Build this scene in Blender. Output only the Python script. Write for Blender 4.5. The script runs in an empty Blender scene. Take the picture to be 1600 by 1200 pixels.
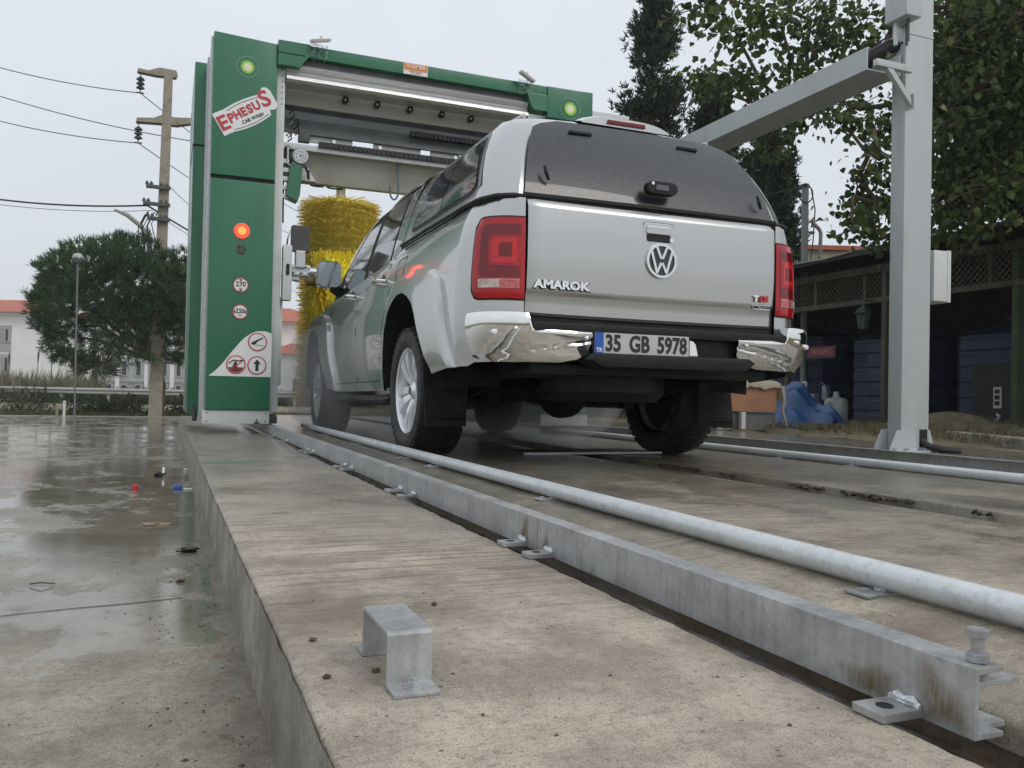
import bpy, bmesh, math, random
import numpy as np
from mathutils import Vector, Matrix
random.seed(7); RNG=np.random.default_rng(11)
C=bpy.context.scene.collection
SC=bpy.context.scene
R=math.radians
# ---------------------------------------------------------------- camera
cd=bpy.data.cameras.new('camera'); cam=bpy.data.objects.new('camera',cd); C.objects.link(cam); SC.camera=cam
cd.sensor_fit='HORIZONTAL'; cd.sensor_width=36; cd.lens=36*1325.3/1600; cd.clip_start=.05; cd.clip_end=900
F=Vector((0.37612574,0.92645229,0.01468259)); RR=Vector((0.92626865,-0.37635995,0.01948277)); UU=Vector((-0.0235758,-0.00627205,0.99970238))
cam.matrix_world=Matrix(((RR.x,UU.x,-F.x,-2.19608),(RR.y,UU.y,-F.y,-4.71118),(RR.z,UU.z,-F.z,0.36374),(0,0,0,1)))
# ---------------------------------------------------------------- overcast sky + soft sun
SUN_EL,SUN_AZ=R(42),R(152)
w=bpy.data.worlds.new('World'); SC.world=w; w.use_nodes=True
nt=w.node_tree; nt.nodes.clear()
out=nt.nodes.new('ShaderNodeOutputWorld'); bg=nt.nodes.new('ShaderNodeBackground'); bg.inputs[1].default_value=.1
sky=nt.nodes.new('ShaderNodeTexSky'); sky.sky_type='NISHITA'; sky.sun_disc=False; sky.sun_elevation=SUN_EL; sky.sun_rotation=SUN_AZ
tc=nt.nodes.new('ShaderNodeTexCoord'); sep=nt.nodes.new('ShaderNodeSeparateXYZ'); nt.links.new(tc.outputs['Generated'],sep.inputs[0])
cr=nt.nodes.new('ShaderNodeValToRGB'); e=cr.color_ramp.elements
e[0].position=0.0; e[0].color=(.60,.625,.65,1); e[1].position=1.0; e[1].color=(.80,.84,.89,1)
ee=cr.color_ramp.elements.new(.16); ee.color=(.66,.695,.74,1)
ee=cr.color_ramp.elements.new(.4); ee.color=(.72,.765,.82,1)
nt.links.new(sep.outputs[2],cr.inputs[0])
nz=nt.nodes.new('ShaderNodeTexNoise'); nz.inputs['Scale'].default_value=2.4; nz.inputs['Detail'].default_value=3
nt.links.new(tc.outputs['Generated'],nz.inputs['Vector'])
mr=nt.nodes.new('ShaderNodeMapRange'); mr.inputs[1].default_value=.3; mr.inputs[2].default_value=.7; mr.inputs[3].default_value=8.7; mr.inputs[4].default_value=9.7
nt.links.new(nz.outputs[0],mr.inputs[0])
vm=nt.nodes.new('ShaderNodeVectorMath'); vm.operation='SCALE'; nt.links.new(cr.outputs[0],vm.inputs[0]); nt.links.new(mr.outputs[0],vm.inputs['Scale'])
mx=nt.nodes.new('ShaderNodeMix'); mx.data_type='RGBA'; mx.inputs[0].default_value=.92
nt.links.new(sky.outputs[0],mx.inputs[6]); nt.links.new(vm.outputs[0],mx.inputs[7]); nt.links.new(mx.outputs[2],bg.inputs[0]); nt.links.new(bg.outputs[0],out.inputs[0])
sd=bpy.data.lights.new('sun','SUN'); sd.energy=.75; sd.angle=R(22); sd.color=(1,.94,.86)
so=bpy.data.objects.new('sun',sd); C.objects.link(so)
dv=Vector((math.sin(SUN_AZ)*math.cos(SUN_EL),math.cos(SUN_AZ)*math.cos(SUN_EL),math.sin(SUN_EL)))
so.rotation_euler=dv.to_track_quat('Z','Y').to_euler()
SC.view_settings.view_transform='Standard'; SC.view_settings.look='None'; SC.view_settings.gamma=1; SC.view_settings.exposure=.30
SC.view_settings.use_curve_mapping=False
# ---------------------------------------------------------------- materials
def new_mat(name):
    m=bpy.data.materials.new(name); m.use_nodes=True
    return m,m.node_tree,m.node_tree.nodes['Principled BSDF']
def N(nt,t,**k):
    n=nt.nodes.new(t)
    for a,b in k.items():
        if a in n.inputs: n.inputs[a].default_value=b
        else: setattr(n,a,b)
    return n
MATS={}
def M(name,col,rough=.5,metal=0,ns=6.,amt=.12,bump=0.,bs=60.,coat=0,spec=.5,rv=.1,dirt=None,ds=2.5,da=.5,stretch=None,trans=0,emit=None,es=1.):
    if name in MATS: return MATS[name]
    m,nt,b=new_mat(name); L=nt.links
    tc=N(nt,'ShaderNodeTexCoord'); v=tc.outputs['Object']
    if stretch:
        mp=N(nt,'ShaderNodeMapping'); mp.inputs['Scale'].default_value=stretch; L.new(v,mp.inputs[0]); v=mp.outputs[0]
    n=N(nt,'ShaderNodeTexNoise',Scale=ns,Detail=6.,Roughness=.65); L.new(v,n.inputs['Vector'])
    c=np.array(col[:3])
    r=N(nt,'ShaderNodeValToRGB'); r.color_ramp.elements[0].position=.3; r.color_ramp.elements[1].position=.7
    r.color_ramp.elements[0].color=(*np.clip(c*(1-amt),0,1),1); r.color_ramp.elements[1].color=(*np.clip(c*(1+amt),0,1),1)
    L.new(n.outputs[0],r.inputs[0]); co=r.outputs[0]
    if dirt:
        n2=N(nt,'ShaderNodeTexNoise',Scale=ds,Detail=8.,Roughness=.7); L.new(v,n2.inputs['Vector'])
        r2=N(nt,'ShaderNodeMapRange'); r2.inputs[1].default_value=.5; r2.inputs[2].default_value=.68; r2.inputs[4].default_value=da; L.new(n2.outputs[0],r2.inputs[0])
        mm=N(nt,'ShaderNodeMix',data_type='RGBA'); L.new(r2.outputs[0],mm.inputs[0]); L.new(co,mm.inputs[6]); mm.inputs[7].default_value=(*dirt,1); co=mm.outputs[2]
    L.new(co,b.inputs['Base Color'])
    rr=N(nt,'ShaderNodeMapRange'); rr.inputs[1].default_value=.3; rr.inputs[2].default_value=.7; rr.inputs[3].default_value=max(rough-rv,.02); rr.inputs[4].default_value=min(rough+rv,1)
    n3=N(nt,'ShaderNodeTexNoise',Scale=ns*1.7+1,Detail=4.); L.new(v,n3.inputs['Vector']); L.new(n3.outputs[0],rr.inputs[0]); L.new(rr.outputs[0],b.inputs['Roughness'])
    b.inputs['Metallic'].default_value=metal; b.inputs['Coat Weight'].default_value=coat; b.inputs['Coat Roughness'].default_value=.05
    b.inputs['Specular IOR Level'].default_value=spec; b.inputs['Transmission Weight'].default_value=trans
    if bump:
        n4=N(nt,'ShaderNodeTexNoise',Scale=bs,Detail=5.); L.new(v,n4.inputs['Vector'])
        bp=N(nt,'ShaderNodeBump',Strength=bump,Distance=.01); L.new(n4.outputs[0],bp.inputs['Height']); L.new(bp.outputs[0],b.inputs['Normal'])
    if emit: b.inputs['Emission Color'].default_value=(*emit,1); b.inputs['Emission Strength'].default_value=es
    MATS[name]=m; return m
paint=M('silver_paint',(.50,.50,.492),.27,.85,ns=1.5,amt=.01,coat=1.0,rv=.0)
paint.node_tree.nodes['Principled BSDF'].inputs['Coat Roughness'].default_value=.04
chrome=M('chrome',(.82,.81,.79),.06,1,ns=3,amt=.04,rv=.03)
blackp=M('black_plastic',(.011,.011,.012),.5,ns=20,amt=.3,bump=.1,spec=.3)
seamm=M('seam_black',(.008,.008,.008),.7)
under=M('underbody_black',(.007,.007,.007),.85,ns=8,amt=.5,bump=.4,bs=30)
rubber=M('tyre_rubber',(.012,.012,.012),.55,ns=15,amt=.4,bump=.2,bs=80)
glass=M('tinted_glass',(.022,.026,.03),.07,0,ns=8,amt=.3,rv=.03,coat=.5,spec=.7)
def wet_glass():
    m,nt,b=new_mat('wet_dark_glass'); L=nt.links; tc=N(nt,'ShaderNodeTexCoord')
    mp=N(nt,'ShaderNodeMapping'); mp.inputs['Scale'].default_value=(20,10,9); mp.inputs['Rotation'].default_value=(0,.25,0); L.new(tc.outputs['Object'],mp.inputs[0])
    n=N(nt,'ShaderNodeTexNoise',Scale=1.6,Detail=7.,Roughness=.7); L.new(mp.outputs[0],n.inputs['Vector'])
    r=N(nt,'ShaderNodeValToRGB'); r.color_ramp.elements[0].color=(.010,.011,.015,1); r.color_ramp.elements[1].color=(.024,.026,.033,1); r.color_ramp.elements[0].position=.35; r.color_ramp.elements[1].position=.7
    L.new(n.outputs[0],r.inputs[0]); L.new(r.outputs[0],b.inputs['Base Color'])
    vo=N(nt,'ShaderNodeTexVoronoi',Scale=150.); L.new(tc.outputs['Object'],vo.inputs['Vector'])
    bp=N(nt,'ShaderNodeBump',Strength=.5,Distance=.002); L.new(vo.outputs[0],bp.inputs['Height']); L.new(bp.outputs[0],b.inputs['Normal'])
    b.inputs['Roughness'].default_value=.28; b.inputs['Coat Weight'].default_value=.5
    return m
wetglass=wet_glass()
redlens=M('red_lens',(.40,.004,.008),.12,ns=12,amt=.12,coat=.25,rv=.04)
reddeep=M('red_lens_deep',(.17,.003,.006),.12,ns=30,amt=.3,coat=.25)
redbright=M('red_lens_bright',(.58,.012,.018),.12,ns=30,amt=.1,coat=.25)
clearlens=M('clear_lens',(.55,.42,.38),.15,.3,ns=40,amt=.4,coat=.6)
alloy=M('alloy',(.80,.81,.83),.33,.6,ns=5,amt=.05,coat=.3)
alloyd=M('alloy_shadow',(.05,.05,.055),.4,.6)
green=M('wash_green',(.018,.150,.073),.36,ns=5,amt=.10,coat=.25,rv=.10,dirt=(.045,.17,.10),ds=5,da=.45,stretch=(1,1,.16))
whitep=M('white_panel',(.62,.64,.63),.4,ns=5,amt=.07,rv=.1,dirt=(.45,.44,.40),ds=4,da=.35)
grey_al=M('aluminium',(.55,.56,.56),.4,.55,ns=6,amt=.1,stretch=(1,1,12))
greyd=M('grey_housing',(.36,.355,.31),.5,.2,ns=3,amt=.12,dirt=(.20,.19,.13),ds=2,da=.5)
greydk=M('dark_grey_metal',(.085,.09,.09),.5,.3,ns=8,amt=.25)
decalw=M('decal_white',(.78,.79,.78),.4,ns=20,amt=.03)
decalr=M('decal_red',(.50,.045,.055),.4,ns=30,amt=.1)
decalk=M('decal_black',(.02,.02,.024),.5)
decalg=M('decal_mint',(.50,.80,.66),.4)
decaly=M('decal_yellow',(.62,.72,.10),.4); decalyw=M('decal_cream',(.85,.85,.60),.4); decallg=M('decal_lime',(.16,.45,.08),.4)
decalo=M('decal_orange',(.75,.24,.04),.4,ns=60,amt=.2)
postg=M('post_grey',(.47,.50,.51),.42,.1,ns=3,amt=.06,dirt=(.36,.37,.35),ds=6,da=.6,stretch=(1,1,.2))
brushy_old=M('brush_yellow_old',(.95,.72,.02),.5,ns=9,amt=.15); brushb_old=M('brush_yellow_dull_old',(.90,.68,.13),.6,ns=6,amt=.12)
bark=M('bark',(.10,.075,.05),.85,ns=12,amt=.4,bump=.6)
concp=M('pole_concrete',(.31,.28,.22),.8,ns=9,amt=.15,bump=.3,dirt=(.16,.12,.08),ds=5,da=.6)
cable=M('cable_black',(.02,.02,.022),.5)
porc=M('insulator_brown',(.035,.035,.04),.25,coat=.4)
galv_col=dict(rough=.42,metal=.55)
def galv():
    m,nt,b=new_mat('galvanised_steel'); L=nt.links; tc=N(nt,'ShaderNodeTexCoord')
    vo=N(nt,'ShaderNodeTexVoronoi',Scale=130.); L.new(tc.outputs['Object'],vo.inputs['Vector'])
    n=N(nt,'ShaderNodeTexNoise',Scale=9.,Detail=8.,Roughness=.7); L.new(tc.outputs['Object'],n.inputs['Vector'])
    r=N(nt,'ShaderNodeValToRGB'); r.color_ramp.elements[0].position=.3; r.color_ramp.elements[1].position=.72
    r.color_ramp.elements[0].color=(.27,.29,.30,1); r.color_ramp.elements[1].color=(.52,.54,.545,1); L.new(n.outputs[0],r.inputs[0])
    m1=N(nt,'ShaderNodeMix',data_type='RGBA',blend_type='OVERLAY'); m1.inputs[0].default_value=.10; L.new(r.outputs[0],m1.inputs[6]); L.new(vo.outputs['Color'],m1.inputs[7])
    hs=N(nt,'ShaderNodeHueSaturation',Saturation=.25); L.new(m1.outputs[2],hs.inputs['Color'])
    # vertical streaks
    mp=N(nt,'ShaderNodeMapping'); mp.inputs['Scale'].default_value=(60,60,4); L.new(tc.outputs['Object'],mp.inputs[0])
    n2=N(nt,'ShaderNodeTexNoise',Scale=1.,Detail=4.); L.new(mp.outputs[0],n2.inputs['Vector'])
    m2=N(nt,'ShaderNodeMix',data_type='RGBA',blend_type='MULTIPLY'); rr=N(nt,'ShaderNodeMapRange'); rr.inputs[1].default_value=.45; rr.inputs[2].default_value=.75; rr.inputs[4].default_value=.45
    L.new(n2.outputs[0],rr.inputs[0]); L.new(rr.outputs[0],m2.inputs[0]); L.new(hs.outputs[0],m2.inputs[6]); m2.inputs[7].default_value=(.55,.56,.58,1)
    L.new(m2.outputs[2],b.inputs['Base Color']); b.inputs['Metallic'].default_value=.45
    r3=N(nt,'ShaderNodeMapRange'); r3.inputs[1].default_value=.3;r3.inputs[2].default_value=.7;r3.inputs[3].default_value=.3; r3.inputs[4].default_value=.55; L.new(n.outputs[0],r3.inputs[0]); L.new(r3.outputs[0],b.inputs['Roughness'])
    bp=N(nt,'ShaderNodeBump',Strength=.15,Distance=.002); L.new(n2.outputs[0],bp.inputs['Height']); L.new(bp.outputs[0],b.inputs['Normal'])
    return m
galvm=galv()
pipew=M('pipe_pale_zinc',(.66,.69,.70),.38,.25,ns=7,amt=.1,rv=.08,dirt=(.30,.31,.31),ds=28,da=.5,bump=.08,bs=150)
rust=M('rust_stain',(.19,.12,.05),.7,ns=30,amt=.4)
weld=M('weld_bead',(.72,.74,.76),.35,.5,ns=60,amt=.2,bump=1,bs=90)

def concrete(name,dry,wet,broom=False,wetdir=None,film=.05,stain=(.16,.115,.075),base_r=.62,sharp=.10,wetbump=.3,island=0.,red=.35):
    """wet concrete: patchy water film, brushed dashes, grit, pores and brown stains"""
    m,nt,b=new_mat(name); L=nt.links; tc=N(nt,'ShaderNodeTexCoord'); P=tc.outputs['Object']
    def noise(s,d=8.,r=.6,vec=P):
        n=N(nt,'ShaderNodeTexNoise',Scale=s,Detail=d,Roughness=r); L.new(vec,n.inputs['Vector']); return n.outputs[0]
    def mapv(sc,rot=0.):
        mp=N(nt,'ShaderNodeMapping'); mp.inputs['Scale'].default_value=sc; mp.inputs['Rotation'].default_value=(0,0,rot); L.new(P,mp.inputs[0]); return mp.outputs[0]
    def mrng(v,a,b_,c=0.,d=1.):
        q=N(nt,'ShaderNodeMapRange'); q.interpolation_type='SMOOTHSTEP'; q.inputs[1].default_value=a;q.inputs[2].default_value=b_;q.inputs[3].default_value=c;q.inputs[4].default_value=d; L.new(v,q.inputs[0]); return q.outputs[0]
    def mix(f,a,c,bt='MIX'):
        q=N(nt,'ShaderNodeMix',data_type='RGBA',blend_type=bt)
        for i,vv in ((0,f),(6,a),(7,c)):
            if isinstance(vv,(tuple,float,int)): q.inputs[i].default_value=vv if i==0 else (*vv,1)
            else: L.new(vv,q.inputs[i])
        return q.outputs[2]
    def mth(op,a,c):
        q=N(nt,'ShaderNodeMath',operation=op)
        for i,vv in enumerate((a,c)):
            if isinstance(vv,(int,float)): q.inputs[i].default_value=vv
            else: L.new(vv,q.inputs[i])
        return q.outputs[0]
    k=lambda q,t: tuple(min(x*t,1) for x in q)
    big=noise(.8,5.); mid=noise(4.5,8.,.68); fine=noise(60.,6.,.7); grit=noise(330.,3.,.6); st=noise(1.7,10.,.72); mo=noise(13.,6.,.7)
    if wetdir:
        s_=N(nt,'ShaderNodeSeparateXYZ'); L.new(P,s_.inputs[0]); g=mrng(s_.outputs[1],wetdir[0],wetdir[1])
        comb=mth('ADD',mth('MULTIPLY',g,.62),mth('SUBTRACT',mth('ADD',mth('MULTIPLY',big,.7),mth('MULTIPLY',mth('ADD',mid,st),.65)),.68))
        wetm=mrng(comb,.5-sharp,.5+sharp)
    else: wetm=mrng(big,.42,.6)
    c=mix(mrng(mid,.36,.64),k(dry,.70),k(dry,1.28))
    c=mix(mrng(mo,.48,.68,0,.45),c,k(dry,.6))
    c=mix(mrng(fine,.50,.66,0,.55),c,k(dry,.42))
    c=mix(mrng(fine,.30,.42,.45,0),c,k(dry,1.45))
    c=mix(mrng(grit,.54,.64,0,.75),c,k(dry,.3))
    sp2=noise(150.,3.,.6); c=mix(mrng(sp2,.62,.70,0,.8),c,k(dry,.28)); c=mix(mrng(sp2,.28,.35,.6,0),c,k(dry,1.7))
    c=mix(mrng(grit,.30,.40,.5,0),c,k(dry,1.6))
    c=mix(mrng(st,.50,.66,0,.6),c,stain)
    c=mix(mrng(noise(3.1,7.,.7,mapv((1,1,1),1.)),.58,.72,0,red),c,(.26,.15,.11))
    vo=N(nt,'ShaderNodeTexVoronoi',Scale=42.); L.new(P,vo.inputs['Vector']); pit=mrng(vo.outputs['Distance'],.05,.13,1,0)
    pm=mth('MULTIPLY',pit,mrng(noise(7.,2.),.5,.6)); c=mix(mth('MULTIPLY',pm,.75),c,(.05,.04,.03))
    wc=mix(mrng(mid,.3,.7),k(wet,.7),k(wet,1.25)); wc=mix(mrng(fine,.5,.66,0,.4),wc,k(wet,.5)); wc=mix(mrng(st,.5,.66,0,.5),wc,k(stain,.6))
    h=mth('ADD',mth('MULTIPLY',fine,1.),mth('ADD',mth('MULTIPLY',mid,.9),mth('MULTIPLY',grit,.35))); h=mth('SUBTRACT',h,mth('MULTIPLY',pm,.9))
    if broom:
        br=noise(1.,4.,.6,mapv((11.,110.,1),.045)); msk=mrng(noise(1.1,3.,.5,mapv((1,1,1),2.)),.36,.50); sy=N(nt,'ShaderNodeSeparateXYZ'); L.new(P,sy.inputs[0]); msk=mth('MULTIPLY',msk,mth('MULTIPLY',mrng(sy.outputs[1],-3.7,-2.9),mrng(sy.outputs[1],-1.4,.2,1,.25)))
        ln=noise(1.,3.,.6,mapv((2.6,46.,1),.045)); d1=mth('MULTIPLY',mrng(br,.50,.66),1.); d2=mth('MULTIPLY',mrng(ln,.56,.62),msk)
        c=mix(mth('MULTIPLY',mth('MULTIPLY',d1,msk),.30),c,k(dry,.42)); c=mix(mth('MULTIPLY',d2,.62),c,k(dry,.42))
        h=mth('SUBTRACT',h,mth('ADD',mth('MULTIPLY',d1,.18),mth('MULTIPLY',d2,1.5)))
    c=mix(wetm,c,wc); L.new(c,b.inputs['Base Color'])
    ro=mth('ADD',base_r,mth('MULTIPLY',mth('SUBTRACT',mo,.5),.5))
    isl=mrng(noise(2.6,9.,.72,mapv((1,.8,1),.4)),.50,.58,0,island) if island else None
    wr=mth('ADD',film,isl) if isl is not None else film
    q=N(nt,'ShaderNodeMix',data_type='FLOAT'); L.new(wetm,q.inputs[0]); L.new(ro,q.inputs[2])
    if isl is not None: L.new(wr,q.inputs[3])
    else: q.inputs[3].default_value=film
    L.new(mth('MAXIMUM',q.outputs[0],.03),b.inputs['Roughness'])
    bp=N(nt,'ShaderNodeBump',Distance=.005); L.new(h,bp.inputs['Height'])
    if isl is not None: L.new(mth('ADD',mrng(wetm,0,1,.85,wetbump),mth('MULTIPLY',mth('MULTIPLY',isl,wetm),1.0)),bp.inputs['Strength'])
    else: L.new(mrng(wetm,0,1,.85,wetbump),bp.inputs['Strength'])
    L.new(bp.outputs[0],b.inputs['Normal'])
    return m
conc_top=concrete('broomed_concrete',(.46,.40,.32),(.27,.245,.20),broom=True,wetdir=(-4.2,2.2),film=.20,wetbump=.35,sharp=.16)
conc_lane=concrete('lane_concrete',(.42,.365,.285),(.20,.18,.14),broom=True,wetdir=(-5.5,1.2),film=.16,wetbump=.35,sharp=.14,red=.2)
conc_yard=concrete('wet_yard_concrete',(.34,.30,.235),(.21,.187,.145),wetdir=(-4.9,.2),film=.075,sharp=.05,wetbump=.03,island=.22,base_r=.5,red=.2)
conc_kerb=concrete('kerb_concrete',(.37,.345,.30),(.24,.225,.195),film=.45,wetbump=.7,red=.1,sharp=.2)
soil=M('soil',(.15,.125,.075),.9,ns=7,amt=.45,bump=1,bs=25,dirt=(.09,.10,.035),ds=3,da=.6)
grassm=M('dry_grass',(.16,.15,.06),.8,ns=10,amt=.4)
asphalt=M('asphalt',(.10,.10,.10),.6,ns=15,amt=.2,bump=.3)
# ---------------------------------------------------------------- helpers
def tag(o,label=None,cat=None,group=None,kind=None):
    if label: o['label']=label
    if cat: o['category']=cat
    if group: o['group']=group
    if kind: o['kind']=kind
    return o
def thing(name,label,cat,loc=(0,0,0),group=None):
    o=bpy.data.objects.new(name,None); o.empty_display_size=.1; o.location=loc; C.objects.link(o); return tag(o,label,cat,group)
def origin(o):
    v=Vector((0,0,0))
    while o is not None: v+=o.location; o=o.parent
    return v
def mesh(name,verts,faces,mat,parent=None,smooth=False,flip=False):
    me=bpy.data.meshes.new(name); off=origin(parent)
    v=np.asarray(verts,float).reshape(-1,3)-np.array(off)
    me.from_pydata(v.tolist(),[],[tuple(f) for f in faces]); 
    if flip: me.flip_normals()
    me.materials.append(mat)
    if smooth: me.polygons.foreach_set('use_smooth',[True]*len(me.polygons))
    me.update()
    o=bpy.data.objects.new(name,me); C.objects.link(o); o.parent=parent
    return o
class B:
    """collects shapes into one mesh"""
    def __init__(s): s.v=[]; s.f=[]
    def add(s,v,f):
        n=len(s.v); s.v+= [tuple(p) for p in v]; s.f+=[tuple(i+n for i in q) for q in f]; return s
    def box(s,a,b):
        (x0,y0,z0),(x1,y1,z1)=a,b
        return s.add([(x0,y0,z0),(x1,y0,z0),(x1,y1,z0),(x0,y1,z0),(x0,y0,z1),(x1,y0,z1),(x1,y1,z1),(x0,y1,z1)],[(0,3,2,1),(4,5,6,7),(0,1,5,4),(1,2,6,5),(2,3,7,6),(3,0,4,7)])
    def prism(s,poly,axis,a,b):
        """poly: 2D pts; extruded along axis (0,1,2) from a to b"""
        n=len(poly)
        def P(p,t):
            q=[0,0,0]; o=[i for i in range(3) if i!=axis]; q[o[0]]=p[0]; q[o[1]]=p[1]; q[axis]=t; return tuple(q)
        v=[P(p,a) for p in poly]+[P(p,b) for p in poly]
        f=[tuple(range(n)),tuple(range(2*n-1,n-1,-1))]+[(i,(i+1)%n,n+(i+1)%n,n+i) for i in range(n)]
        return s.add(v,f)
    def tube(s,pts,r,k=8,cap=True):
        pts=[Vector(p) for p in pts]; n=len(pts); rs=r if hasattr(r,'__len__') else [r]*n; vs=[]
        up=None
        for i,p in enumerate(pts):
            d=(pts[min(i+1,n-1)]-pts[max(i-1,0)]).normalized()
            if up is None: up=Vector((0,0,1)) if abs(d.z)<.9 else Vector((1,0,0))
            a=d.cross(up).normalized(); b_=a.cross(d).normalized(); up=b_
            for j in range(k):
                t=2*math.pi*j/k; vs.append(p+(a*math.cos(t)+b_*math.sin(t))*rs[i])
        f=[(i*k+j,i*k+(j+1)%k,(i+1)*k+(j+1)%k,(i+1)*k+j) for i in range(n-1) for j in range(k)]
        if cap: f+=[tuple(range(k))[::-1],tuple(range((n-1)*k,n*k))]
        return s.add(vs,f)
    def lathe(s,prof,center,axis=2,k=24,cap=False):
        """prof [(r,t)]"""
        vs=[]
        for r,t in prof:
            for j in range(k):
                a=2*math.pi*j/k; q=[r*math.cos(a),r*math.sin(a)]; p=[0,0,0]; o=[i for i in range(3) if i!=axis]
                p[o[0]]=q[0]; p[o[1]]=q[1]; p[axis]=t; vs.append([p[i]+center[i] for i in range(3)])
        n=len(prof)
        f=[(i*k+j,i*k+(j+1)%k,(i+1)*k+(j+1)%k,(i+1)*k+j) for i in range(n-1) for j in range(k)]
        if cap: f+=[tuple(range(k))[::-1],tuple(range((n-1)*k,n*k))]
        return s.add(vs,f)
    def build(s,name,mat,parent=None,smooth=False,bevel=0,fixn=True,seg=2):
        o=mesh(name,s.v,s.f,mat,parent,smooth)
        if fixn or bevel:
            bm=bmesh.new(); bm.from_mesh(o.data)
            if fixn: bmesh.ops.recalc_face_normals(bm,faces=bm.faces)
            if bevel:
                ed=[e_ for e_ in bm.edges if len(e_.link_faces)==2 and e_.calc_face_angle(0)>.5]
                bmesh.ops.bevel(bm,geom=ed,offset=bevel,segments=seg,profile=.7,affect='EDGES',clamp_overlap=True)
            bm.to_mesh(o.data); bm.free()
        if smooth: smooth_angle(o)
        return o
def smooth_angle(o,ang=35):
    me=o.data; me.polygons.foreach_set('use_smooth',[True]*len(me.polygons))
    bm=bmesh.new(); bm.from_mesh(me)
    for e_ in bm.edges:
        if len(e_.link_faces)==2 and e_.calc_face_angle(0)>R(ang): e_.smooth=False
    bm.to_mesh(me); bm.free()
def grid(name,P,mat,parent=None,smooth=True,flip=False,ang=40):
    """P: array (n,m,3)"""
    P=np.asarray(P,float); n,m=P.shape[:2]
    f=[(i*m+j,(i+1)*m+j,(i+1)*m+j+1,i*m+j+1) for i in range(n-1) for j in range(m-1)]
    o=mesh(name,P.reshape(-1,3),f,mat,parent,smooth,flip)
    if smooth: smooth_angle(o,ang)
    return o
def box(name,a,b,mat,parent=None,bevel=0): return B().box(a,b).build(name,mat,parent,bevel=bevel,smooth=bevel>0)
def pchip(xs,ys):
    xs=np.array(xs,float); ys=np.array(ys,float); h=np.diff(xs); d=np.diff(ys)/h; m=np.zeros(len(xs)); m[0]=d[0]; m[-1]=d[-1]
    for i in range(1,len(xs)-1):
        if d[i-1]*d[i]>0:
            w1=2*h[i]+h[i-1]; w2=h[i]+2*h[i-1]; m[i]=(w1+w2)/(w1/d[i-1]+w2/d[i])
    def fn(x):
        x=np.clip(np.asarray(x,float),xs[0],xs[-1]); i=np.clip(np.searchsorted(xs,x)-1,0,len(xs)-2); t=(x-xs[i])/h[i]
        return (2*t**3-3*t**2+1)*ys[i]+(t**3-2*t**2+t)*h[i]*m[i]+(-2*t**3+3*t**2)*ys[i+1]+(t**3-t**2)*h[i]*m[i+1]
    return fn
def text(name,s,mat,parent,loc,size,rx=90,rz=0,sx=1,shear=0,bold=0.,ext=.001,spin=0,align='CENTER',pxf=None):
    cu=bpy.data.curves.new('t','FONT'); cu.body=s; cu.size=size; cu.extrude=ext; cu.offset=bold; cu.align_x=align; cu.align_y='CENTER'; cu.shear=shear; cu.resolution_u=3
    o=bpy.data.objects.new('t',cu); C.objects.link(o); dg=bpy.context.evaluated_depsgraph_get(); dg.update()
    me=bpy.data.meshes.new_from_object(o.evaluated_get(dg)); bpy.data.objects.remove(o)
    me.transform(Matrix.Diagonal((sx,1,1,1)))
    if pxf:
        for v in me.vertices: v.co.y=pxf(v.co.x,v.co.y)
    me.transform(Matrix.Rotation(R(spin),4,'Z'))
    T=Matrix.Translation(Vector(loc)-origin(parent))@Matrix.Rotation(R(rz),4,'Z')@Matrix.Rotation(R(rx),4,'X')
    me.transform(T); me.materials.clear(); me.materials.append(mat)
    ob=bpy.data.objects.new(name,me); C.objects.link(ob); ob.parent=parent; return ob
def disc(name,c,r,mat,parent,axis=1,t=.003,k=32,ri=0):
    b=B(); prof=[(ri,-t/2),(r,-t/2),(r,t/2),(ri,t/2)] if ri else [(1e-4,-t/2),(r,-t/2),(r,t/2),(1e-4,t/2)]
    if ri: prof.append(prof[0])
    return b.lathe(prof,c,axis,k).build(name,mat,parent)
def ring(b,c,r,w,t,k=40): return b.lathe([(r-w/2,-t/2),(r+w/2,-t/2),(r+w/2,t/2),(r-w/2,t/2),(r-w/2,-t/2)],c,1,k)
def struct(o,label=None): o['kind']='structure'; return o
# ================================================================ GROUND / SETTING
def gz(y): return np.interp(y,[-30,-6,-3,0,8,25,60],[-.2,-.18,-.17,-.135,-.15,-.45,-.55])
# outer land sheet
ys=np.array([-60,-30,-12,-4,0,8,16,25,40,60,110,220]); xs=np.array([-220,-60,-20,-8,-2.5,2,6,12,30,90,220])
struct(grid('ground',[[(x,y,float(gz(y))-.035-(.0 if y<30 else 0)) for y in ys] for x in xs],soil,flip=True))
# wet yard left of the kerb: fine sheet, slightly uneven
xs=np.linspace(-12,-1.9,40); ys=np.concatenate([np.linspace(-7,4,60),np.linspace(4.3,18.6,40)])
struct(grid('yard_pavement',[[(x,y,float(gz(y))) for y in ys] for x in xs],conc_yard,flip=True))
gj=B().box((-12,-3.02,float(gz(-3))-.02),(-2.1,-3.012,float(gz(-3))+.0006))
# joint in the yard slab (recessed, dirt filled line)
jv=[]; 
for i in range(60):
    t=i/59; x=-9+6.85*t; y=-3.55+1.15*t+.006*math.sin(i*1.7); wd=.0022+.0012*random.random(); z=float(gz(y))+.0012
    jv+= [(x,y-wd,z),(x,y+wd,z)]
struct(mesh('pavement_joint',jv,[(2*i,2*i+2,2*i+3,2*i+1) for i in range(59)],M('joint_dirt',(.06,.05,.035),.9,ns=40,amt=.4)))
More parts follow.
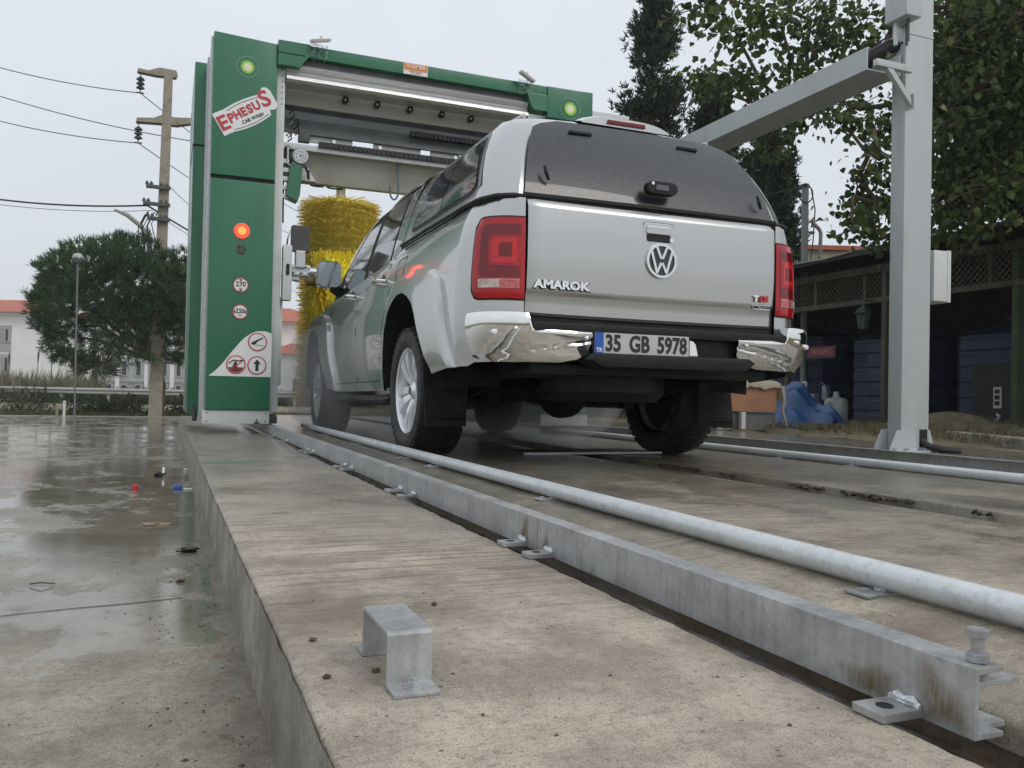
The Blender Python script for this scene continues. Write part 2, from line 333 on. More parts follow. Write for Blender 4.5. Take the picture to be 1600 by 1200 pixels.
# platform strips
def strip(name,x0,x1,y0,y1,zf,mat,nx=10,ny=200,edge=0.0,left_kerb=False,bottom=-.25):
    ysn=np.linspace(y0,y1,ny); rows=[]
    for j,y in enumerate(ysn):
        e0=edge*(math.sin(y*7.3)+math.sin(y*19.1+1)+.7*math.sin(y*47.))*.5+random.uniform(-1,1)*edge*.5
        e1=edge*(math.sin(y*6.1+2)+math.sin(y*23.+1)+.7*math.sin(y*53.))*.5+random.uniform(-1,1)*edge*.5
        if left_kerb: e0=.002*math.sin(y*1.1)+.0008*math.sin(y*5.3)+random.uniform(-.0010,.0010)
        a=x0+e0; b=x1+e1; row=[(a-(.002 if left_kerb else 0),y,bottom),(a-.001,y,zf(a)-.005 if left_kerb else zf(a)-.006+random.uniform(-.003,.001))]
        if left_kerb: row.append((a+.0012,y,zf(a)-.0014+random.uniform(-.0008,.0004)))
        for i in range(nx+1):
            x=a+.006+(b-a-.012)*i/nx if not left_kerb else a+.005+(b-a-.011)*i/nx
            row.append((x,y,zf(x)))
        row+= [(b,y,zf(b)-.006),(b,y,bottom)]
        rows.append(row)
    return struct(grid(name,rows,mat,ang=60))
def zp(x): return float(np.interp(x,[-2.1,-1.4,-1.25,-1.0,-.6,.3,1.2,2.2,4.5],[0,0,.006,.028,.026,.02,.008,0,0]))
s_=strip('platform',-2.035,-1.425,-6,8.1,zp,conc_top,8,700,.0035,left_kerb=True)
# kerb face uses its own material: rebuild as sheet 4 mm proud
rows=[]
for y in np.linspace(-6,8.1,200):
    row=[]
    for t in np.linspace(0,1,8):
        z=-.0045*(1-t)-.26*t; x=-2.0385+.002*math.sin(y*1.1)+.0008*math.sin(y*5.3)-.002*t+.0018*math.sin(y*37+t*9); row.append((x,y,z))
    rows.append(row)
struct(grid('kerb_face',rows,conc_kerb,ang=60))
struct(grid('platform_end',[[(x,8.11,z) for z in (-.3,-.003)] for x in (-2.04,4.2)],conc_kerb))
strip('platform',-1.295,.075,-6,8.1,zp,conc_lane,14,300,.004)
strip('platform',.325,1.84,-6,8.1,zp,conc_lane,10,300,.005)
strip('platform',1.96,4.15,-6,8.1,zp,conc_lane,8,120,.004)
darkwater=M('channel_water',(.03,.022,.015),.12,ns=6,amt=.5,rv=.08,bump=.1,bs=20,dirt=(.09,.06,.035),ds=7,da=.7)
struct(mesh('rail_channel',[(-1.44,-6,-.03),(-1.28,-6,-.03),(-1.28,8.1,-.03),(-1.44,8.1,-.03)],[(0,1,2,3)],darkwater))
struct(mesh('rail_channel',[(1.83,-6,-.03),(1.97,-6,-.03),(1.97,8.1,-.03),(1.83,8.1,-.03)],[(0,1,2,3)],darkwater))
mud=M('drain_mud',(.06,.045,.03),.5,ns=9,amt=.6,bump=1,bs=18,rv=.25,dirt=(.11,.055,.03),ds=4,da=.8)
rows=[]
for y in np.linspace(-6,8,220):
    rows.append([(x,y,-.075+.012*math.sin(y*9+x*30)*math.sin(y*3.7)+random.uniform(-.004,.004)+(.02 if k in(0,5) else 0)) for k,x in enumerate(np.linspace(.065,.335,6))])
struct(grid('drain_channel',rows,mud,ang=60))
# crumbled dark rims of the central channel
o=B()
for i in range(900):
    y=random.uniform(-4.2,-.3); q_=math.sin(y*5)+math.sin(y*13.7+1)+random.gauss(0,.5)
    if q_<.1: continue
    sd_=random.choice((.08,.32,.305,.095)); x=sd_+random.gauss(0,.014); r=random.uniform(.003,.013); z=zp(x)-.012; n0=len(o.v)
    o.lathe([(.001,r*.6),(r*.8,r*.4),(r,0),(r*.6,-r*.5)],(x,y,z),2,5)
    for k in range(n0,len(o.v)): a_,b2,c2=o.v[k]; o.v[k]=(a_+random.uniform(-.4,.4)*r,b2+random.uniform(-.9,.9)*r,c2+random.uniform(-.3,.3)*r)
tag(o.build('crumbled_mortar',mud),kind='stuff',label='dark mortar crumbs along the rims of the central drain channel')
# cross edge plate under the car
th=thing('drain_cover','thin pale steel edge strip lying across the lane beneath the pickup','drain cover',(.2,-.1,.02))
B().box((-.24,-.11,.022),(.70,-.085,.034)).build('edge_strip',galvm,th)
B().box((-.24,-.084,.020),(.70,.30,.028)).build('plate',greydk,th)
# green paint stain: thin sheet
def blob_sheet(name,cx,cy,rx,ry,z,mat,n=40,rough=.3,seed=1,parent=None):
    rnd=random.Random(seed); ph=[rnd.uniform(0,6.28) for _ in range(6)]; v=[(cx,cy,z)]
    for i in range(n):
        a=2*math.pi*i/n; k=1+rough*sum(math.sin(a*(j+2)+ph[j])/(j+1) for j in range(6))*.6
        v.append((cx+rx*k*math.cos(a),cy+ry*k*math.sin(a),z))
    return mesh(name,v,[(0,1+i,1+(i+1)%n) for i in range(n)],mat,parent)
def fade(o):
    a=o.data.attributes.new('fade','FLOAT','POINT'); n=len(o.data.vertices); a.data.foreach_set('value',[1.0]+[0.0]*(n-1)); return o
def stainmat(name,col,amount):
    m,nt,b=new_mat(name); L=nt.links; tc=N(nt,'ShaderNodeTexCoord'); n=N(nt,'ShaderNodeTexNoise',Scale=30.,Detail=8.,Roughness=.8)
    mp=N(nt,'ShaderNodeMapping'); mp.inputs['Scale'].default_value=(.7,4,1); L.new(tc.outputs['Object'],mp.inputs[0]); L.new(mp.outputs[0],n.inputs['Vector'])
    r=N(nt,'ShaderNodeMapRange'); r.inputs[1].default_value=.3; r.inputs[2].default_value=.62; r.inputs[4].default_value=amount; L.new(n.outputs[0],r.inputs[0]); at=N(nt,'ShaderNodeAttribute',attribute_name='fade'); mu=N(nt,'ShaderNodeMath',operation='MULTIPLY'); L.new(at.outputs['Fac'],mu.inputs[0]); L.new(r.outputs[0],mu.inputs[1]); L.new(mu.outputs[0],b.inputs['Alpha'])
    b.inputs['Base Color'].default_value=(*col,1); b.inputs['Roughness'].default_value=.4; return m
gs=blob_sheet('paint_stain',-1.90,-.20,.13,.16,.0025,stainmat('green_paint_stain',(.03,.22,.10),.75),rough=.35,seed=4)
fade(gs); tag(gs,'patch of spilled green paint on the concrete ledge before the machine','stain')
# right: soil verge and kerb stones
rows=[]
for x in np.linspace(4.15,12,34):
    rows.append([(x,y,.0+.10*math.exp(-((x-7.4)/.55)**2)*(.4+.6*math.sin(y*2.1)**2)+.22*math.exp(-((x-7.6)/.4)**2-((y-3.6)/.9)**2)+random.uniform(-.02,.02)-.01) for y in np.linspace(-4,10,60)])
struct(grid('verge_soil',rows,soil,flip=True))
# beyond: road and kerb at left
struct(grid('road',[[(x,y+ (-.0)*x,z) for y,z in ((22.5,-.465),(33,-.515))] for x in (-120,60)],asphalt,flip=True))
bx=box('roadside_kerb',(-60,18.6,-.55),(12,18.9,-.325),M('kerb_pale',(.34,.32,.27),.7,ns=6,amt=.2)); struct(bx)
bx=box('roadside_kerb',(-80,33.2,-.6),(60,33.6,-.34),MATS['kerb_pale']); struct(bx)
struct(grid('verge',[[(x,y,z) for y,z in ((18.9,-.36),(20.5,-.38),(22.5,-.46))] for x in (-60,-20,12)],soil,flip=True))
struct(grid('verge',[[(x,y,z) for y,z in ((33.6,-.36),(45,-.3),(80,-.2))] for x in (-80,0,70)],soil,flip=True))
# ================================================================ PICKUP
car=thing('pickup_truck','silver pickup with a canopy and chrome rear bumper entering the car wash','pickup',(0,1.4,.02))
W=pchip([.36,.46,.60,.75,.88,1.0,1.10,1.17,1.22,1.26,1.30],[.915,.935,.948,.955,.955,.947,.934,.915,.897,.872,.85])
ZT=pchip([-1.3,.33,.37,.41,1.0,1.9,2.4,3.0,3.4,3.6,3.8,4.1],[1.275,1.268,1.25,1.225,1.185,1.14,1.12,1.06,.99,.93,.86,.80])
arch_in=lambda d: np.interp(d,[-.62,-.60,-.50,-.45,-.38,-.32,-.26,-.17,-.06,.06,.17,.28,.35,.40,.43,.44],[.45,.49,.56,.62,.71,.80,.86,.905,.935,.935,.905,.84,.74,.6,.48,.42])
arch_out=lambda d: np.interp(d,[-.95,-.90,-.82,-.76,-.72,-.66,-.55,-.40,-.2,0,.2,.34,.43,.48,.50,.52],[.46,.50,.60,.72,.84,.94,1.0,1.03,1.045,1.045,1.01,.93,.80,.62,.48,.42])
def zbot(y):
    base=np.interp(y,[-1.2,-.95,-.62,-.60,.44,.46,2.1,2.3,3.54,3.56,4.1],[.62,.50,.47,.47,.42,.385,.375,.40,.42,.42,.45]); b=base; o=base
    for y0 in (0,3.097):
        d=y-y0
        if -.62<d<.44: b=max(b,float(arch_in(d)))
        if -.95<d<.52: o=max(o,float(arch_out(d)))
    return float(b),max(float(o),float(b))
ycols=sorted(set(np.round(np.concatenate([np.arange(-.92,-.40,.012),np.arange(-.40,.55,.02),np.arange(.55,2.1,.05),np.arange(2.1,2.8,.015),np.arange(2.8,3.66,.02)]),4)))
rearc=[(.703,-1.158,0),(.74,-1.153,.15),(.79,-1.140,.35),(.835,-1.118,.55),(.875,-1.085,.75),(.905,-1.045,.88),(.927,-1.0,.95),(.943,-.955,1)]
frontc=[(.945,3.72,1),(.92,3.80,1),(.87,3.88,1),(.78,3.95,1),(.5,4.02,1),(.02,4.05,1)]
cols=rearc+[(.955,y,1) for y in ycols]+frontc
def shellx(xp,z,wt): return xp*(1+(float(W(z))/.955-1)*wt)
NR=14
def side(sgn):
    G=[]
    for xp,y,wt in cols:
        if y<-.94: zb,zo=(.52 if y<-1.0 else .50),None; zo=zb
        else: zb,zo=zbot(y)
        zt=float(ZT(y)); fl=1 if (zo-zb)>.004 else 0
        if fl: fl=min(1,(zo-zb)/.04)
        c=[]
        for t in np.linspace(0,1,8): c.append((zb+(zo-zb)*t, fl*(.034-.006*(t)**2)))
        c.append((min(zo+.010*fl,zt-.002),0.0))
        z1=c[-1][0]
        for t in np.linspace(0,1,NR)[1:]: c.append((z1+(zt-z1)*t,0))
        # waist crease
        row=[]
        for z,dx in c:
            x=shellx(xp,z,wt)+dx*wt - .006*math.exp(-((z-1.02)/.03)**2)*(1 if wt==1 and .5<y<2.6 else 0)
            row.append((sgn*x,y,z))
        # turn in at top
        row.append((sgn*(shellx(xp,zt,wt)-.04*wt),y,zt+.006))
        G.append(row)
    return G
for sg in (-1,1):
    G=side(sg)
    grid('body_side',G,paint,car,flip=(sg<0),ang=28)
    # wheel-well liners
    for y0 in (0,3.097):
        ds=np.concatenate([[-.62],np.linspace(-.6,.43,36),[.44]]); rows=[]
        for d in ds:
            z=float(arch_in(d)); zz=z if -.62<d<.44 else .4
            rows.append([(sg*(float(W(zz))+.026),y0+d,zz-.001),(sg*(float(W(zz))-.02),y0+d,zz+.004),(sg*.60,y0+d,zz+.02)])
        grid('wheel_arch_liner',rows,under,car)
    # lower body skirts/closing
# inner rear wall, hood, dark core
box('cargo_bed_core',(-.78,-1.07,.62),(.78,.36,1.25),seamm,car)
box('cabin_core',(-.80,.46,.45),(.80,2.5,1.08),seamm,car)
box('engine_core',(-.58,2.4,.45),(.58,3.9,.85),seamm,car)
# hood
rows=[]
for y in np.linspace(2.25,4.0,26):
    zt=float(ZT(y)); row=[]
    for t in np.linspace(-1,1,17):
        wd=.86*(1-.12*max(0,(y-3.2)/.8)**2); row.append((wd*t,y,zt+.004+.055*(1-abs(t)**3)*(1 if y<3.6 else max(.2,1-(y-3.6)/.6))))
    rows.append(row)
grid('hood',rows,paint,car,flip=True)
# ---- cab greenhouse
def gx(z): return float(np.interp(z,[1.08,1.2,1.35,1.5,1.62,1.70,1.76],[.895,.885,.85,.805,.762,.72,.66]))
ROOF=pchip([.40,.6,.9,1.2,1.5,1.72],[1.735,1.755,1.775,1.775,1.755,1.72])
def top(y): return float(ROOF(y)) if y<=1.72 else float(np.interp(y,[1.72,2.0,2.3,2.62],[1.72,1.56,1.37,1.13]))
for sg in (-1,1):
    rows=[]
    for y in np.concatenate([np.linspace(.39,1.72,30),np.linspace(1.75,2.6,24)]):
        zb=float(ZT(y))-.02; zt=top(y); row=[]
        for t in np.linspace(0,1,14):
            z=zb+(zt-zb)*t; row.append((sg*gx(z),y,z))
        rows.append(row)
    grid('door_frame',rows,blackp,car,flip=(sg<0))
    def sidepanel(name,y0,y1,zlo,zhi,mat,offs=.004,n=18,par=car):
        rows=[]
        for y in np.linspace(y0,y1,n):
            a=zlo(y); b=zhi(y); rows.append([(sg*(gx(a+(b-a)*t)+offs),y,a+(b-a)*t) for t in np.linspace(0,1,8)])
        return grid(name,rows,mat,par,flip=(sg<0))
    lo=lambda y: float(ZT(y))+.022
    sidepanel('rear_door_window',.66,1.28,lo,lambda y:min(top(y)-.075,lo(y)+ .02+(y-.60)*7),glass)
    sidepanel('front_door_window',1.40,2.22,lo,lambda y:max(lo(y)+.01,min(top(y)-.075,1.62)),glass)
    sidepanel('belt_trim',.42,2.5,lambda y:float(ZT(y))-.006,lambda y:float(ZT(y))+.014,blackp,.009)
    # silver C pillar & roof rail
    sidepanel('cab_pillar',.385,.60,lambda y:float(ZT(y))-.01,lambda y:top(y)-.01,paint,.007,8)
    sidepanel('roof_rail',.40,2.2,lambda y:top(y)-.055,lambda y:top(y)+.004,paint,.007,20)
# roof + windscreen
rows=[]
for y in np.linspace(.38,1.74,18):
    z0=float(ROOF(y)); rows.append([(gx(z0)*t,y,z0+.05*(1-t**4)) for t in np.linspace(-1,1,15)])
grid('roof',rows,paint,car,flip=True)
rows=[]
for y in np.linspace(1.73,2.62,12):
    z0=top(y); rows.append([(gx(z0)*t,y+.05*(1-t*t),z0+.04*(1-t**4)) for t in np.linspace(-1,1,15)])
grid('windscreen',rows,glass,car,flip=True)
# ---- door seams, handles, fuel flap
def seam(pts,par=car,r=.0035):
    for sg in (-1,1):
        B().tube([(sg*(float(W(z))+.0005+dx),y,z) for y,z,dx in pts],r,5).build('door_seam',seamm,par)
seam([(.50,.45,0),(.50,.72,0),(.44,.86,.0),(.40,.98,0),(.40,1.2,-.002)])
seam([(1.34,.45,0),(1.36,.8,0),(1.365,1.0,-.004),(1.37,1.16,-.002)])
seam([(.50,.448,0),(1.0,.444,0),(1.34,.443,0),(2.2,.438,0)])
seam([(2.32,.62,.0),(2.40,.9,0),(2.42,1.10,-.002)])
for sg in (-1,1):
    for yy in (.62,1.58):
        h=B().tube([(sg*(.947-.01),yy-.09,1.075),(sg*.985,yy-.07,1.078),(sg*.990,yy,1.078),(sg*.985,yy+.07,1.076),(sg*(.947-.01),yy+.09,1.073)],[.012,.015,.016,.015,.012],8).build('door_handle',chrome,car,smooth=True)
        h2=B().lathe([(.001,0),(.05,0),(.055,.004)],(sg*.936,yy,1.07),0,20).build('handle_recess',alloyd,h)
fl=B()
for a,b in (((.10,.98),(.10,1.17)),((.10,1.17),(.27,1.17)),((.27,1.17),(.27,.98)),((.27,.98),(.10,.98))):
    fl.tube([(-(float(W(a[1]))+.0005),a[0],a[1]),(-(float(W((a[1]+b[1])/2))+.0005),(a[0]+b[0])/2,(a[1]+b[1])/2),(-(float(W(b[1]))+.0005),b[0],b[1])],.0025,4)
fl.build('fuel_flap_seam',seamm,car)
# sill step
for sg in (-1,1):
    B().tube([(sg*.88,.52,.335),(sg*.90,.6,.325),(sg*.905,1.4,.32),(sg*.90,2.3,.32),(sg*.87,2.42,.335)],.035,10).build('side_step',blackp,car,smooth=True)
# ---- mirrors
for sg in (-1,1):
    b=B(); secs=[]
    for t,sc in ((0,.93),(.02,1.0),(.07,.97),(.12,.80),(.15,.45)):
        secs.append([(sg*(.998)+sg*.098*sc*max(-1,min(1,1.25*math.cos(a)))*(1), 2.22+t, 1.325+.112*sc*max(-1,min(1,1.2*math.sin(a)))) for a in np.linspace(0,2*math.pi,29)[:-1]])
    k=28; vs=[p for s_ in secs for p in s_]; fs=[(i*k+j,i*k+(j+1)%k,(i+1)*k+(j+1)%k,(i+1)*k+j) for i in range(4) for j in range(k)]+[tuple(range(k)),tuple(range(4*k,5*k))]
    mh=b.add(vs,fs).build('mirror_housing',paint,car,smooth=True)
    secs=[(sg*(.998)+sg*.088*max(-1,min(1,1.25*math.cos(a))),2.216,1.325+.101*max(-1,min(1,1.2*math.sin(a)))) for a in np.linspace(0,2*math.pi,29)[:-1]]
    mesh('mirror_glass',secs,[tuple(range(28))],M('mirror_glass',(.32,.36,.38),.08,.9,ns=4,amt=.1),mh,flip=(False))
    mesh('mirror_rim',[(x*1,y+.0015,1.325+(z-1.325)*1.05) for x,y,z in secs],[tuple(range(28))],blackp,mh)
    B().tube([(sg*.885,2.30,1.19),(sg*.93,2.27,1.20),(sg*.97,2.26,1.22)],[.045,.04,.035],8).build('mirror_arm',blackp,mh,smooth=True)
# ---- tailgate
def tgy(x,z):
    base=-1.166-.006*(1-(x/.7)**2)
    prof=np.interp(z,[.735,.75,.80,.835,.85,1.0,1.15,1.24,1.262,1.275],[.022,.012,.010,.006,-.004,-.012,-.012,-.008,.002,.02])
    return base+prof
xs=np.linspace(-.692,.692,41); zs=np.concatenate([np.linspace(.738,.80,6),np.linspace(.815,.87,8),np.linspace(.9,1.2,8),np.linspace(1.22,1.272,8)])
rows=[]
for x in xs:
    e_=0
    rows.append([(x,tgy(x,z)+(.012 if abs(x)>.685 else 0),z-.004*(1-(x/.7)**2)) for z in zs])
tg=grid('tailgate',rows,paint,car,ang=25)
box('tailgate_gap',(-.706,-1.14,.70),(.706,-1.125,1.29),seamm,car)
# handle recess
hr=B().box((-.105,-1.187,1.112),(.10,-1.181,1.222)).build('handle_surround',paint,tg,bevel=.0,smooth=False)
def rrect(cx,cz,w_,h_,r,n=5):
    p=[]
    for (sx,sz,a0) in ((1,1,0),(-1,1,90),(-1,-1,180),(1,-1,270)):
        for i in range(n+1):
            a=R(a0+90*i/n); p.append((cx+sx*(w_/2-r)+r*math.cos(a),cz+sz*(h_/2-r)+r*math.sin(a)))
    return p
bpy.data.objects.remove(hr)
B().prism(rrect(-.012,1.165,.175,.098,.022),1,-1.184,-1.176).build('handle_surround',M('silver_paint2',(.5,.52,.54),.3,.75,ns=2,amt=.03,coat=.6),tg,bevel=.002)
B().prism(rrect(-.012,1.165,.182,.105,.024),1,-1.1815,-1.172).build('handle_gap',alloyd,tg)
B().prism(rrect(-.014,1.142,.135,.040,.012),1,-1.1852,-1.178).build('handle_recess',seamm,tg)
B().prism(rrect(-.016,1.178,.135,.038,.008),1,-1.1895,-1.178).build('tailgate_handle',paint,tg,bevel=.003)
B().lathe([(.0001,-.003),(.011,-.003),(.012,.004)],(.058,-1.186,1.137),1,16).build('lock_cylinder',alloy,tg)
# emblem: ring with V over W
em=B(); 
cz=1.032; cy=-1.190
disc('emblem_base',(0,cy+.004,cz),.083,M('emblem_black',(.02,.02,.022),.25,coat=.5),tg,1,.006,40)
ring(em,(0,cy,cz),.078,.013,.012)
def stroke(b,p,q,w_,t0=-.006,t1=.006):
    (x0,z0),(x1,z1)=p,q; dx,dz=x1-x0,z1-z0; l=math.hypot(dx,dz); nx,nz=-dz/l*w_/2,dx/l*w_/2
    b.prism([(x0+nx,z0+nz+cz),(x1+nx,z1+nz+cz),(x1-nx,z1-nz+cz),(x0-nx,z0-nz+cz)],1,cy+t0,cy+t1)
for s_ in (-1,1):
    stroke(em,(s_*.029,.067),(s_*.003,.008),.013)      # V
    stroke(em,(s_*.058,.047),(s_*.026,-.061),.013,-.0058,.0055)     # W outer
    stroke(em,(s_*.029,-.064),(s_*.003,-.010),.013,-.0056,.005)     # W inner
em.build('emblem',M('badge_chrome',(.72,.72,.71),.08,1,ns=3,amt=.04,rv=.03),tg,bevel=.0015)
text('letter_shadow','AMAROK',seamm,tg,(-.525,-1.1795,.8765),.052,sx=1.27,bold=.0042,ext=.002); text('lettering','AMAROK',chrome,tg,(-.527,-1.184,.878),.052,sx=1.27,bold=.0022,ext=.004)  # bolder black copy behind the chrome letters is a painted shadow edge
text('lettering','T',chrome,tg,(.567,-1.183,.884),.042,sx=1.3,bold=.002,ext=.003)
text('lettering','DI',M('badge_red',(.6,.02,.03),.3,.3,coat=.4),tg,(.618,-1.183,.884),.042,sx=1.2,bold=.002,ext=.003)
B().prism(rrect(.605,.842,.105,.022,.004),1,-1.180,-1.172).build('badge',alloy,tg)
text('lettering','4MOTION',decalk,tg,(.605,-1.182,.842),.021,sx=1.15,bold=.0006,ext=.001)
# ---- tail lamps following the corner
def corner(s,off=0):   # s 0..1 along rear corner from x=.703
    pts=np.array([(c[0],c[1]) for c in rearc]); d=np.concatenate([[0],np.cumsum(np.linalg.norm(np.diff(pts,axis=0),axis=1))]); L_=d[-1]
    x=np.interp(s*L_,d,pts[:,0]); y=np.interp(s*L_,d,pts[:,1]); e2=.01
    x2=np.interp(min(s+e2,1)*L_,d,pts[:,0]); y2=np.interp(min(s+e2,1)*L_,d,pts[:,1]); x1=np.interp(max(s-e2,0)*L_,d,pts[:,0]); y1=np.interp(max(s-e2,0)*L_,d,pts[:,1])
    tx,ty=x2-x1,y2-y1; l=math.hypot(tx,ty); return x+off*ty/l,y-off*tx/l
def lamp_patch(name,s0,s1,z0,z1,off,mat,par,sg,r=.0,n=14,m=10,rim=True):
    rows=[]
    for i in range(n+1):
        s=s0+(s1-s0)*i/n; t=i/n
        rz=0
        if r: 
            dl=min(t,(1-t)); rr_=r
            k=min(t*(s1-s0)*.33/rr_,1) if True else 1; k2=min((1-t)*(s1-s0)*.33/rr_,1)
            kk=k2; rz=rr_*(1-math.sqrt(max(0,1-(1-kk)**2)))
        row=[]
        za,zb_=z0+rz,z1-rz
        if rim: x,y=corner(s,-.004); row.append((sg*x,y,za-.002))
        for j in range(m+1):
            z=za+(zb_-za)*j/m; o_=off-(.004 if rim and (j in (0,m)) else 0)-(.006 if rim and (i in(0,n)) else 0); x,y=corner(s,o_); wt=s**.8
            x*= (1+(float(W(z))/.955-1)*wt*.9); row.append((sg*x,y,z))
        if rim: x,y=corner(s,-.004); x*= (1+(float(W(zb_))/.955-1)*s**.8*.9); row.append((sg*x,y,zb_+.002))
        rows.append(row)
    return grid(name,rows,mat,par,flip=(sg>0) if False else (sg<0),ang=50)
for sg in (-1,1):
    tl=lamp_patch('tail_lamp',.0,.74,.808,1.178,.014,redlens,car,sg,.045)
    lamp_patch('lens_recess',.07,.62,.905,1.145,.0155,reddeep,tl,sg,.02,rim=False)
    lamp_patch('lens_block',.07,.50,.955,1.095,.0170,redlens,tl,sg,.02,rim=False)
    lamp_patch('brake_element',.12,.45,.968,1.082,.0185,redbright,tl,sg,.015,rim=False)
    lamp_patch('lens_centre',.19,.36,.995,1.060,.0200,reddeep,tl,sg,.008,rim=False)
    lamp_patch('reversing_lens',.08,.62,.855,.895,.0165,clearlens,tl,sg,.0,rim=False)
    lamp_patch('indicator_lens',.08,.34,.858,.892,.0180,M('indicator_lens',(.5,.10,.10),.15,.2,ns=40,amt=.4,coat=.6),tl,sg,.0,rim=False)
    lamp_patch('lamp_gasket',.0,.765,.800,1.186,.004,seamm,tl,sg,.045,rim=False)
# ---- bumper
def bump_path(s):   # plan curve from x=.40 to the wheel side
    px=[.40,.55,.70,.80,.87,.912,.936,.945]; py=[-1.275,-1.272,-1.262,-1.240,-1.205,-1.165,-1.10,-1.04]
    d=np.concatenate([[0],np.cumsum(np.hypot(np.diff(px),np.diff(py)))]); d/=d[-1]
    return float(pchip(d,px)(s)),float(pchip(d,py)(s))
for sg in (-1,1):
    rows=[]
    for i in range(41):
        s=i/40; x,y=bump_path(s); xn,yn=bump_path(min(1,s+.02)); xm,ym=bump_path(max(0,s-.02)); tx,ty=xn-xm,yn-ym; l=math.hypot(tx,ty); nx,ny=ty/l,-tx/l
        up=float(np.interp(x,[.40,.70,.715,.74],[.662,.668,.735,.740])) if y<-1.15 else .740
        lo_=float(np.interp(x,[.40,.46,.55,.9],[.575,.54,.522,.518])); row=[]
        if s==0: lo_=.585
        
        for t in np.linspace(0,1,15):
            z=lo_+(up-lo_)*t; o_=float(np.interp(z,[.515,.53,.56,.60,.64,.67,.70,.725,.74],[-.062,-.048,-.034,-.019,-.008,-.003,0,-.004,-.012]))
            o_+= -.007*math.exp(-((z-(.535+.09*min(1,max(0,(1-s)*1.3-.3))))/.006)**2)
            if t>.93 and x<.70: o_-=.006
            row.append((sg*(x+nx*o_),y+ny*o_,z))
        x0,y0,z0=row[-1]; row.append((x0-sg*.03*abs(nx),y0+.05,z0+.004))
        rows.append(row)
    cb=grid('chrome_bumper',rows,chrome,car,flip=(sg<0),ang=35)
    rows=[[ (sg*(bump_path(s)[0]-.03*s),bump_path(s)[1]+.10,z) for z in (.53,.66)] for s in np.linspace(0,.8,12)]
    grid('bumper_backing',rows,blackp,cb)
    for (bxx,bz) in ((.44,.635),(.78,.665)):
        s_=min(np.linspace(0,1,100),key=lambda q:abs(bump_path(q)[0]-bxx)); x,y=bump_path(s_); B().lathe([(.001,-.006),(.009,-.004),(.011,.004)],(sg*x,y-.004,bz),1,14).build('bumper_bolt',alloy,cb,smooth=True)
    x,y=bump_path(.72); B().lathe([(.001,-.012),(.012,-.011),(.014,.0)],(sg*(x-.005),y-.002,.648),1,16).build('parking_sensor',alloy,cb,smooth=True)
box('bumper_step_top',(-.70,-1.26,.655),(.70,-1.10,.70),blackp,car,.012)
box('bumper_centre',(-.43,-1.22,.57),(.43,-1.12,.68),blackp,car,.01)
B().prism([(-.44,.536),(-.41,.568),(.42,.568),(.46,.545),(.40,.505),(-.38,.505)],1,-1.33,-1.16).build('tow_step',blackp,car,bevel=.012,smooth=True)
box('bumper_lower',(-.66,-1.15,.47),(.66,-.9,.52),blackp,car,.015)
B().prism([(.105,.572),(.17,.572),(.155,.63),(.14,.645),(.105,.65)],1,-1.262,-1.225).build('plate_light_cover',chrome,car,bevel=.004)
# plate
pl=B().box((-.405,-1.272,.545),(.115,-1.262,.668)).build('number_plate_frame',blackp,car,bevel=.003)
box('number_plate',(-.398,-1.2755,.565),(.107,-1.271,.664),M('plate_grey',(.52,.52,.51),.4,ns=12,amt=.06),pl)
box('country_band',(-.398,-1.2775,.565),(-.354,-1.2745,.664),M('plate_blue',(.02,.10,.42),.4),pl)
text('lettering','TR',decalw,pl,(-.376,-1.2785,.583),.026,bold=.0008)
for s_,x_ in (('35',-.303),('GB',-.165),('5978',.013)):
    text('plate_characters',s_,decalk,pl,(x_,-1.2765,.614),.105,sx=.80 if len(s_)<3 else .78,bold=.0035)
text('lettering','Vosmer',decalw,pl,(-.375,-1.273,.5545),.018,align='LEFT',bold=.0004); text('lettering','rw.com.tr',decalw,pl,(.105,-1.273,.5545),.016,align='RIGHT',bold=.0003)
# ---- canopy (hard top)
secx=[(.870,1.272),(.866,1.30),(.852,1.36),(.830,1.44),(.800,1.53),(.765,1.61),(.722,1.685),(.665,1.742),(.58,1.778),(.45,1.797),(.28,1.808),(.10,1.812),(0,1.812)]
def yr(z): return -1.125+.285*max(0,(z-1.28)/.53)**1.35
def can(P,t):
    x,z=P; m=1-.165*(1-min(t/.17,1))**2.2; dz=.05*(1-min(t/.2,1))**2*max(0,(z-1.28)/.53)
    fr=max(0,(t-1.0)/.5)
    return (x*m, min(yr(z)+t*(0.375-yr(z))/1.46*1.0, .375), z-dz)
ts=np.concatenate([np.linspace(0,.22,12),np.linspace(.26,1.46,18)])
full=[(-x,z) for x,z in secx]+[(x,z) for x,z in secx[::-1][1:]]
can_o=grid('canopy_shell',[[can(P,t) for P in full] for t in ts],paint,car,flip=True,ang=45)
# front wall
grid('canopy_front_wall',[[(x*k,.376,1.27+(z-1.27)*k) for x,z in full] for k in (1,0.01)],blackp,can_o)
# rear face (silver) and tinted glass
def rear(k,bulge=.0):
    rows=[]
    for (x,z) in secx:
        px,py,pz=can((x,z),0); rows.append([(px*s*k,py-bulge*(1-s*s)-.0,pz) for s in np.linspace(-1,1,15)])
    return rows
grid('canopy_rear_frame',rear(1,.012),paint,can_o,flip=False)
rows=[]
for i,tt in enumerate(np.linspace(.0,1,16)):
    z=1.292+(1.735-1.292)*tt
    xx=float(np.interp(z,[p[1] for p in secx],[p[0] for p in secx]))*.835-.022
    if tt>.86: xx-= .10*((tt-.86)/.14)**2
    y=yr(z+.012)
    rows.append([(xx*s,y-.018-.013*(1-s*s),z) for s in np.linspace(-1,1,17)])
gl=grid('rear_window',rows,wetglass,can_o,flip=False)
